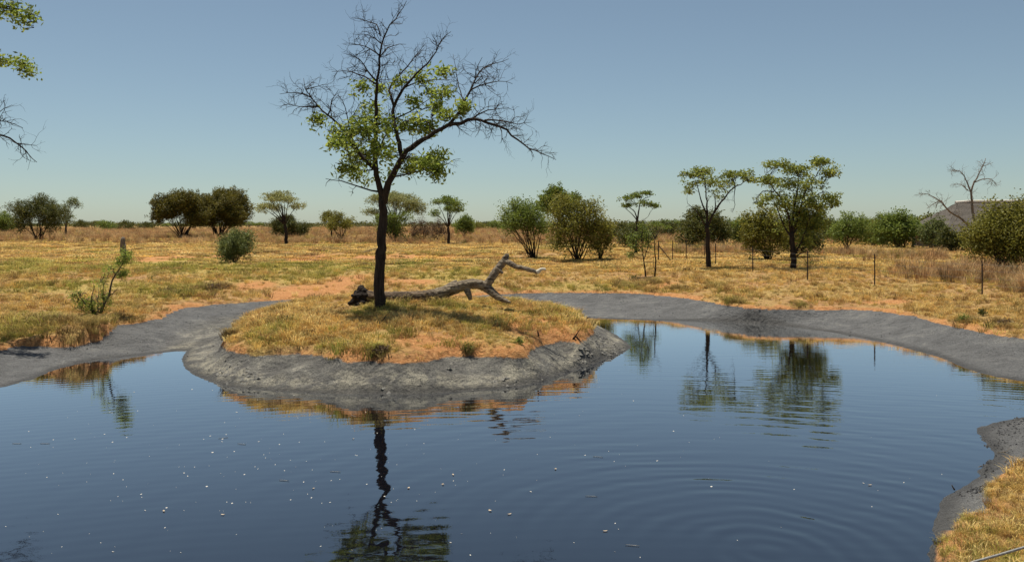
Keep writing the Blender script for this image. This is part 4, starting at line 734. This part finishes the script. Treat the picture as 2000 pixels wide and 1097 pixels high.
weed(1885, 628, 14, 10, 'low bright green weed on the right bank near the mud edge', 'leaf_green'); weed(1918, 616, 9, 11, 'small dark green plant beside the low bright weed on the right bank', 'leaf_dark', 30)
weed(915, 690, 11, 15, 'green weed at the front edge of the island', 'leaf_green', 30); weed(1015, 672, 6, 9, 'tiny green plant on bare orange soil of the island', 'leaf_green', 16); weed(1583, 522, 30, 12, 'dark low plants in the shade right of the tallest tree', 'leaf_dark', 60)
weed(745, 693, 20, 12, 'dry brown scrub hanging over the front lip of the island', 'leaf_brown', 50, 'dry_scrub'); weed(330, 575, 20, 10, 'low brown-green scrub on the left bank near the orange soil', 'leaf_brown', 40, 'dry_scrub'); weed(415, 568, 34, 12, 'wide dry scrub patch on the left bank above the dry channel', 'leaf_brown', 60, 'dry_scrub')
weed(722, 470, 14, 30, 'thin dead shrub left of the island tree trunk in the dry grass', 'leaf_brown', 30, 'dry_scrub'); weed(295, 548, 10, 9, 'small green twiggy plant alone in the short grass on the left', 'leaf_green', 16); weed(1962, 640, 20, 12, 'brown scrub on the bank at the right edge', 'leaf_brown', 40, 'dry_scrub')
weed(1245, 548, 30, 10, 'dark scrub at the foot of the young leafy tree', 'leaf_dark', 40, 'dry_scrub'); weed(610, 440 + 60, 20, 6, 'low brown scrub on the turned earth', 'leaf_brown', 30, 'dry_scrub')
def stick(pts, r, label, name='dead_stick', mat='char', lift=.02):
    p0 = hit(*pts[0]); m = p0.y / F; mb = MB(); P = []
    for a, b in pts: q = Vector(((a - pts[0][0]) * m, rng.uniform(-.05, .05), (pts[0][1] - b) * m + lift)); P.append(q)
    mb.tube(P, np.linspace(r, r * .4, len(P)), 6, wob=.1)
    if r < .035 and len(P) > 3:
        q = np.array(P[1]); mb.tube([q, q + [.08, .05, .12], q + [.14, .05, .2]], [r * .5, r * .35, r * .2], 4)
    o = mb.build(name, M[mat], None, smooth=True); o.location = p0; tag(o, label, 'stick')
stick([(738, 636), (745, 632), (760, 640), (775, 643)], .03, 'dark crooked stick on the grass below the island tree'); stick([(1052, 658), (1051, 652), (1050, 648)], .025, 'short black stub on the orange slope of the island')
stick([(1128, 622), (1130, 617), (1129, 614)], .025, 'small charred stub on the right rim of the island', mat='char'); stick([(1144, 626), (1147, 622), (1153, 621)], .025, 'small charred root bending over the right rim of the island', mat='char')
stick([(1120, 664), (1124, 658), (1128, 662), (1134, 668)], .03, 'dark root exposed in the lip at the right end of the island'); stick([(700, 494), (715, 492), (735, 486)], .05, 'pale dead branch lying in the field left of the island tree', mat='dead')
stick([(1866, 962), (1862, 956), (1857, 950)], .012, 'small brown twig standing at the water edge on the near bank', mat='dead'); stick([(1950, 888), (1963, 883), (1975, 880)], .007, 'thin pale stick on the near mud bank', mat='dead'); stick([(1906, 916), (1918, 914), (1926, 913)], .007, 'thin pale stick on the mud beside the small inlet', mat='dead')
stick([(90, 482), (105, 478), (125, 479)], .05, 'grey dead branch lying in the dry grass at the left', mat='dead'); stick([(1405, 551), (1413, 547), (1420, 542)], .02, 'thin pale stick leaning in the grass below the fence', mat='dead')

# ------------------------------------------------------------------ wire fence
fb = [(1286, 511), (1313, 508), (1340, 508), (1376, 503), (1470, 531), (1577, 548), (1708, 558), (1918, 578)]
fp = [hit(*q) for q in fb]; fp[1] = fp[0] + (fp[2] - fp[0]) * .5
fence = empty('wire_fence', fp[5], 'wire fence on thin dark metal posts running behind the right bank', 'fence')
def fpost(p, h, r=.028):
    mb = MB(); q = p - fp[5]; mb.tube([q + Vector((0, 0, -.3)), q + Vector((.01, 0, h * .5)), q + Vector((0, 0, h))], [r, r * .95, r * .9], 6)
    for z in (.35, .6, .85, 1.08): mb.tube([q + Vector((-.01, -.04, z)), q + Vector((.0, -.045, z + .045))], [.022, .022], 5)
    mb.build('post', M['post'], fence)
hs_ = [1.25] * 8
ext = fp[7] + (fp[7] - fp[6]).normalized() * 5.5; ext.z = hgt(ext.x, ext.y)
for q, h in zip(fp + [ext], hs_ + [1.25]): fpost(q, h, .034 if q is fp[0] else .028)
line_ = [fp[0], fp[2] * .5 + fp[4] * .5, fp[4], fp[5], fp[6], fp[7], ext]; line_[1].z = hgt(line_[1].x, line_[1].y); fpost(line_[1], 1.2)
for z in (.38, .62, .88, 1.1):
    mb = MB(); P = []
    for a, b in zip(line_[:-1], line_[1:]):
        for t in np.linspace(0, 1, 6)[:-1]: q = a.lerp(b, t) - fp[5]; P.append((q.x, q.y, q.z + z - .03 * 4 * t * (1 - t)))
    q = line_[-1] - fp[5]; P.append((q.x, q.y, q.z + z)); mb.tube(P, .0032, 4, cap=False); mb.build('wire', M['wire'], fence)
mb = MB(); q = fp[0] - fp[5]; mb.tube([q + Vector((0, 0, 1.0)), q + Vector((.75, -.3, 0))], [.025, .025], 6); mb.build('brace', M['post'], fence)

# ------------------------------------------------------------------ thatched house
HY = 78.; hx0 = (1833 - 1000) * HY / F; hz = hgt(hx0 + 6, HY); house = empty('thatched_house', (hx0, HY, hz), 'house with grey thatched hip roof and pale ridge, partly hidden by bushes at right', 'house')
def hv(px, py): return (px - 1833) * HY / F, CH - (py - YH) * HY / F - hz
ex, ez = hv(1833, 455); rx_, rz_ = hv(1917, 393); LW = 20.; DP = 9.
def roof():
    mb = MB(); R = []
    A = np.array([ex, -1, ez]); B = np.array([ex + LW, -1, ez]); C = np.array([ex, DP, ez]); D = np.array([ex + LW, DP, ez]); R1 = np.array([rx_, DP / 2 - .5, rz_]); R2 = np.array([ex + LW - rx_, DP / 2 - .5, rz_])
    def face(a, b, c, d, n=16, m=10):
        V = []; nrm = np.cross(b - a, d - a); nrm = nrm / np.linalg.norm(nrm)
        for i in range(m + 1):
            for j in range(n + 1):
                l = a + (d - a) * i / m; r = b + (c - b) * i / m; q = l + (r - l) * j / n; V.append(q + nrm * (rng.uniform(-.03, .03) + (.05 if i % 2 else 0)) - np.array([0, 0, .12 * math.sin(math.pi * i / m)]))
        mb.add(V, [(i * (n + 1) + j, i * (n + 1) + j + 1, (i + 1) * (n + 1) + j + 1, (i + 1) * (n + 1) + j) for i in range(m) for j in range(n)])
    face(A, B, R2, R1); face(D, C, R1, R2); face(C, A, R1, R1 + [.01, 0, 0], 10, 10); face(B, D, R2 + [.01, 0, 0], R2, 10, 10)
    mb.tube([A, B], .16, 6); mb.tube([A, C], .16, 6); mb.tube([C, D], .16, 6); mb.tube([B, D], .16, 6)
    ro = mb.build('roof', M['thatch'], house); c = MB(); c.tube([R1 + [-.3, 0, -.05], R1 + [1, 0, .05], R2 + [-1, 0, .05], R2 + [.3, 0, -.05]], .17, 8, wob=.06); cap = c.build('ridge_cap', M['cap'], ro)
roof()
mb = MB(); mb.box((ex + LW / 2, DP / 2 - .5, ez / 2), (LW - 2, DP - 2.4, ez + .1)); mb.build('wall', M['wall'], house)
for k in range(4):
    w = MB(); x = ex + 3 + k * 4.2; w.box((x, .14, ez * .6), (1.2, .08, .9)); wo = w.build('window', M['wood'], house); g = MB()
    for s in (-.28, .28): g.box((x + s, .09, ez * .6), (.46, .03, .74))
    g.build('pane', M['glass'], wo)
d = MB(); d.box((ex + 5.1, .14, .95), (.95, .08, 1.9)); d.build('door', M['wood'], house)
for k in range(6):
    d = MB(); d.tube([(ex + .6 + k * 3.7, -.7, -.2), (ex + .6 + k * 3.7, -.7, ez + .1)], .09, 8); d.build('veranda_post', M['wood'], house)

# ------------------------------------------------------------------ cable in the near right corner
cb = empty('cable_railing', (1.2, 3.9, hgt(1.2, 3.9)), 'grey cable stretched across the bottom right corner between low posts', 'cable')
g0 = cb.location.z; A = Vector((1.75, 4.0, 1.72)); B = Vector((4.6, 4.25, 2.02)); mb = MB(); P = []
def pxp(px, py, Y): return Vector(((px - 1000) * Y / F, Y, CH - (py - YH) * Y / F))
P = [pxp(1780, 1160, 3.98), pxp(1850, 1118, 4.0), pxp(1900, 1097, 4.0), pxp(1950, 1083, 4.02), pxp(2000, 1068, 4.04), pxp(2120, 1030, 4.1), pxp(2260, 985, 4.15)]
mb.tube([q - cb.location for q in P], .0062, 8); mb.build('cable', M['cable'], cb)
for q in (P[0], P[-1]):
    mb = MB(); z = hgt(q.x, q.y); l = Vector((q.x, q.y, z)) - cb.location; mb.tube([l + Vector((0, 0, -.2)), l + Vector((0, 0, q.z - z + .03))], .045, 8); mb.build('post', M['wood'], cb)

# ------------------------------------------------------------------ floating bits, leaves and straws; clods on the mud
V = []
def disc(px, py, r, e=1.0, rz=0, n=6):
    x, y = PZ(px, py); a = np.arange(n) / n * 6.283; dx = r * np.cos(a); dy = r * e * np.sin(a); return np.stack([x + dx * math.cos(rz) - dy * math.sin(rz), y + dx * math.sin(rz) + dy * math.cos(rz), np.full(n, .004) + .003 * np.sin(a + 1)], 1)
Wt = WATER
cnt = 0
while cnt < 260:
    px = rng.uniform(0, 1850) if rng.uniform() < .35 else rng.normal(560, 330); py = rng.uniform(700, 1090) if rng.uniform() < .5 else rng.normal(900, 60)
    if not (0 < px < 1990 and 690 < py < 1097): continue
    x, y = PZ(px, py)
    if sdist(np.array([x]), np.array([y]), WATER)[0] > -.15: continue
    V.append(disc(px, py, 0.003 + .012 * rng.uniform() ** 2.2 * (y / 10) ** .6, rng.uniform(.5, 1), rng.uniform(0, 3), 6)); cnt += 1
o = quad_mesh('floating_specks', np.array(V), 6, M['speck'], np.zeros(len(V))); tag(o, 'tiny pale specks drifting on the water', 'debris', kind='stuff')
def floater(name, px, py, L, w, rz, mat, label, group):
    x, y = PZ(px, py); mb = MB(); n = 7; t = np.linspace(-1, 1, n); hw = w / 2 * np.sqrt(np.maximum(0, 1 - t ** 2)) + w * .06; z = .004 + .012 * t ** 2 * (w / .05)
    top = np.stack([t * L / 2, hw, z + .004], 1); mid = np.stack([t * L / 2, 0 * t, z], 1); bot = np.stack([t * L / 2, -hw, z + .005], 1)
    mb.add(np.concatenate([top, mid, bot]), [(i, i + 1, n + i + 1, n + i) for i in range(n - 1)] + [(n + i, n + i + 1, 2 * n + i + 1, 2 * n + i) for i in range(n - 1)])
    o = mb.build(name, M[mat], None, True, (x, y, 0)); o.rotation_euler = (0, 0, rz); tag(o, label, 'leaf' if 'leaf' in name else 'straw', group)
for px, py in ((1085, 916), (1699, 947), (320, 998), (865, 946), (798, 953), (885, 927), (995, 1004), (957, 997), (1182, 1037), (435, 1005), (612, 954), (690, 857)):
    floater('floating_leaf', px, py, rng.uniform(.035, .055), rng.uniform(.018, .028), rng.uniform(0, 3), 'dryleaf', 'small dry brown leaf floating on the pond surface', 'dry leaves floating on the pond')
for px, py, a in ((555, 938, .15), (655, 921, .1), (436, 855, -.25), (472, 867, .2), (88, 866, 0), (33, 866, .05), (1155, 969, .1), (1235, 1065, .15), (1168, 892, .2), (690, 812, .5)):
    floater('floating_straw', px, py, .15, .007, -a * 1.5, 'speck', 'pale thin straw floating on the pond surface', 'pale straws floating on the pond')
# clods and lumps on the mud
def clods(name, pts, rlo, rhi, mat, label, keep, flat=.8):
    x, y = pts; z, land, dw, isl = fields(x, y); k = keep(x, y, land, dw); mb = MB()
    for a, b, c in zip(x[k], y[k], z[k]):
        r = rlo + (rhi - rlo) * rng.uniform() ** 2.5; v = np.array([[1, 0, -.2], [.3, 1, -.2], [-1, .2, -.2], [-.2, -1, -.2], [.1, 0, flat], [.6, .5, flat * .6]]) * r * rng.uniform(.6, 1.3, (6, 1))
        t = rng.uniform(0, 6.28); v = np.c_[v[:, 0] * math.cos(t) - v[:, 1] * math.sin(t), v[:, 0] * math.sin(t) + v[:, 1] * math.cos(t), v[:, 2]]
        mb.add(v + [a, b, c], [(0, 5, 4), (0, 1, 5), (1, 4, 5), (1, 2, 4), (2, 3, 4), (3, 0, 4)])
    o = mb.build(name, mat); tag(o, label, 'mud', kind='stuff')
X, Y = [], []
for cx_, cy_, rx2, ry2, n in ((1945, 860, 25, 22, 130), (1975, 835, 30, 20, 100), (1930, 900, 25, 18, 80), (1900, 965, 18, 10, 60), (1912, 972, 12, 6, 30), (1990, 820, 20, 10, 60)):
    for k in range(n): a, b = PZ(cx_ + rng.normal(0, rx2), cy_ + rng.normal(0, ry2 * .6), .08); X.append(a); Y.append(b)
X += list(rng.uniform(-13, 15, 4500)); Y += list(rng.uniform(17, 36, 4500))
clods('mud_clods', (np.array(X), np.array(Y)), .008, .035, M['clod'], 'dark mud clods strewn on the grey banks', lambda x, y, l, d: (l < 0) & (d > .0) & ((y < 17) | (vnoise(x * .6, y * .6, 3) > .05)))
clods('mud_lumps', (rng.uniform(-8.5, 3.5, 14000), rng.uniform(17, 24, 14000)), .015, .075, plain('grey_mud_lump', (.10, .096, .09), (.22, .21, .185), 12, .95, 0, .03), 'rough grey lumps of dried mud on the flank of the island',
      lambda x, y, l, d: (l < -.02) & (d > .03) & (fbm(x * 1.6, y * 1.6, 7) > .12) & (sdist(x, y, LIPI) < 2.2), .45)
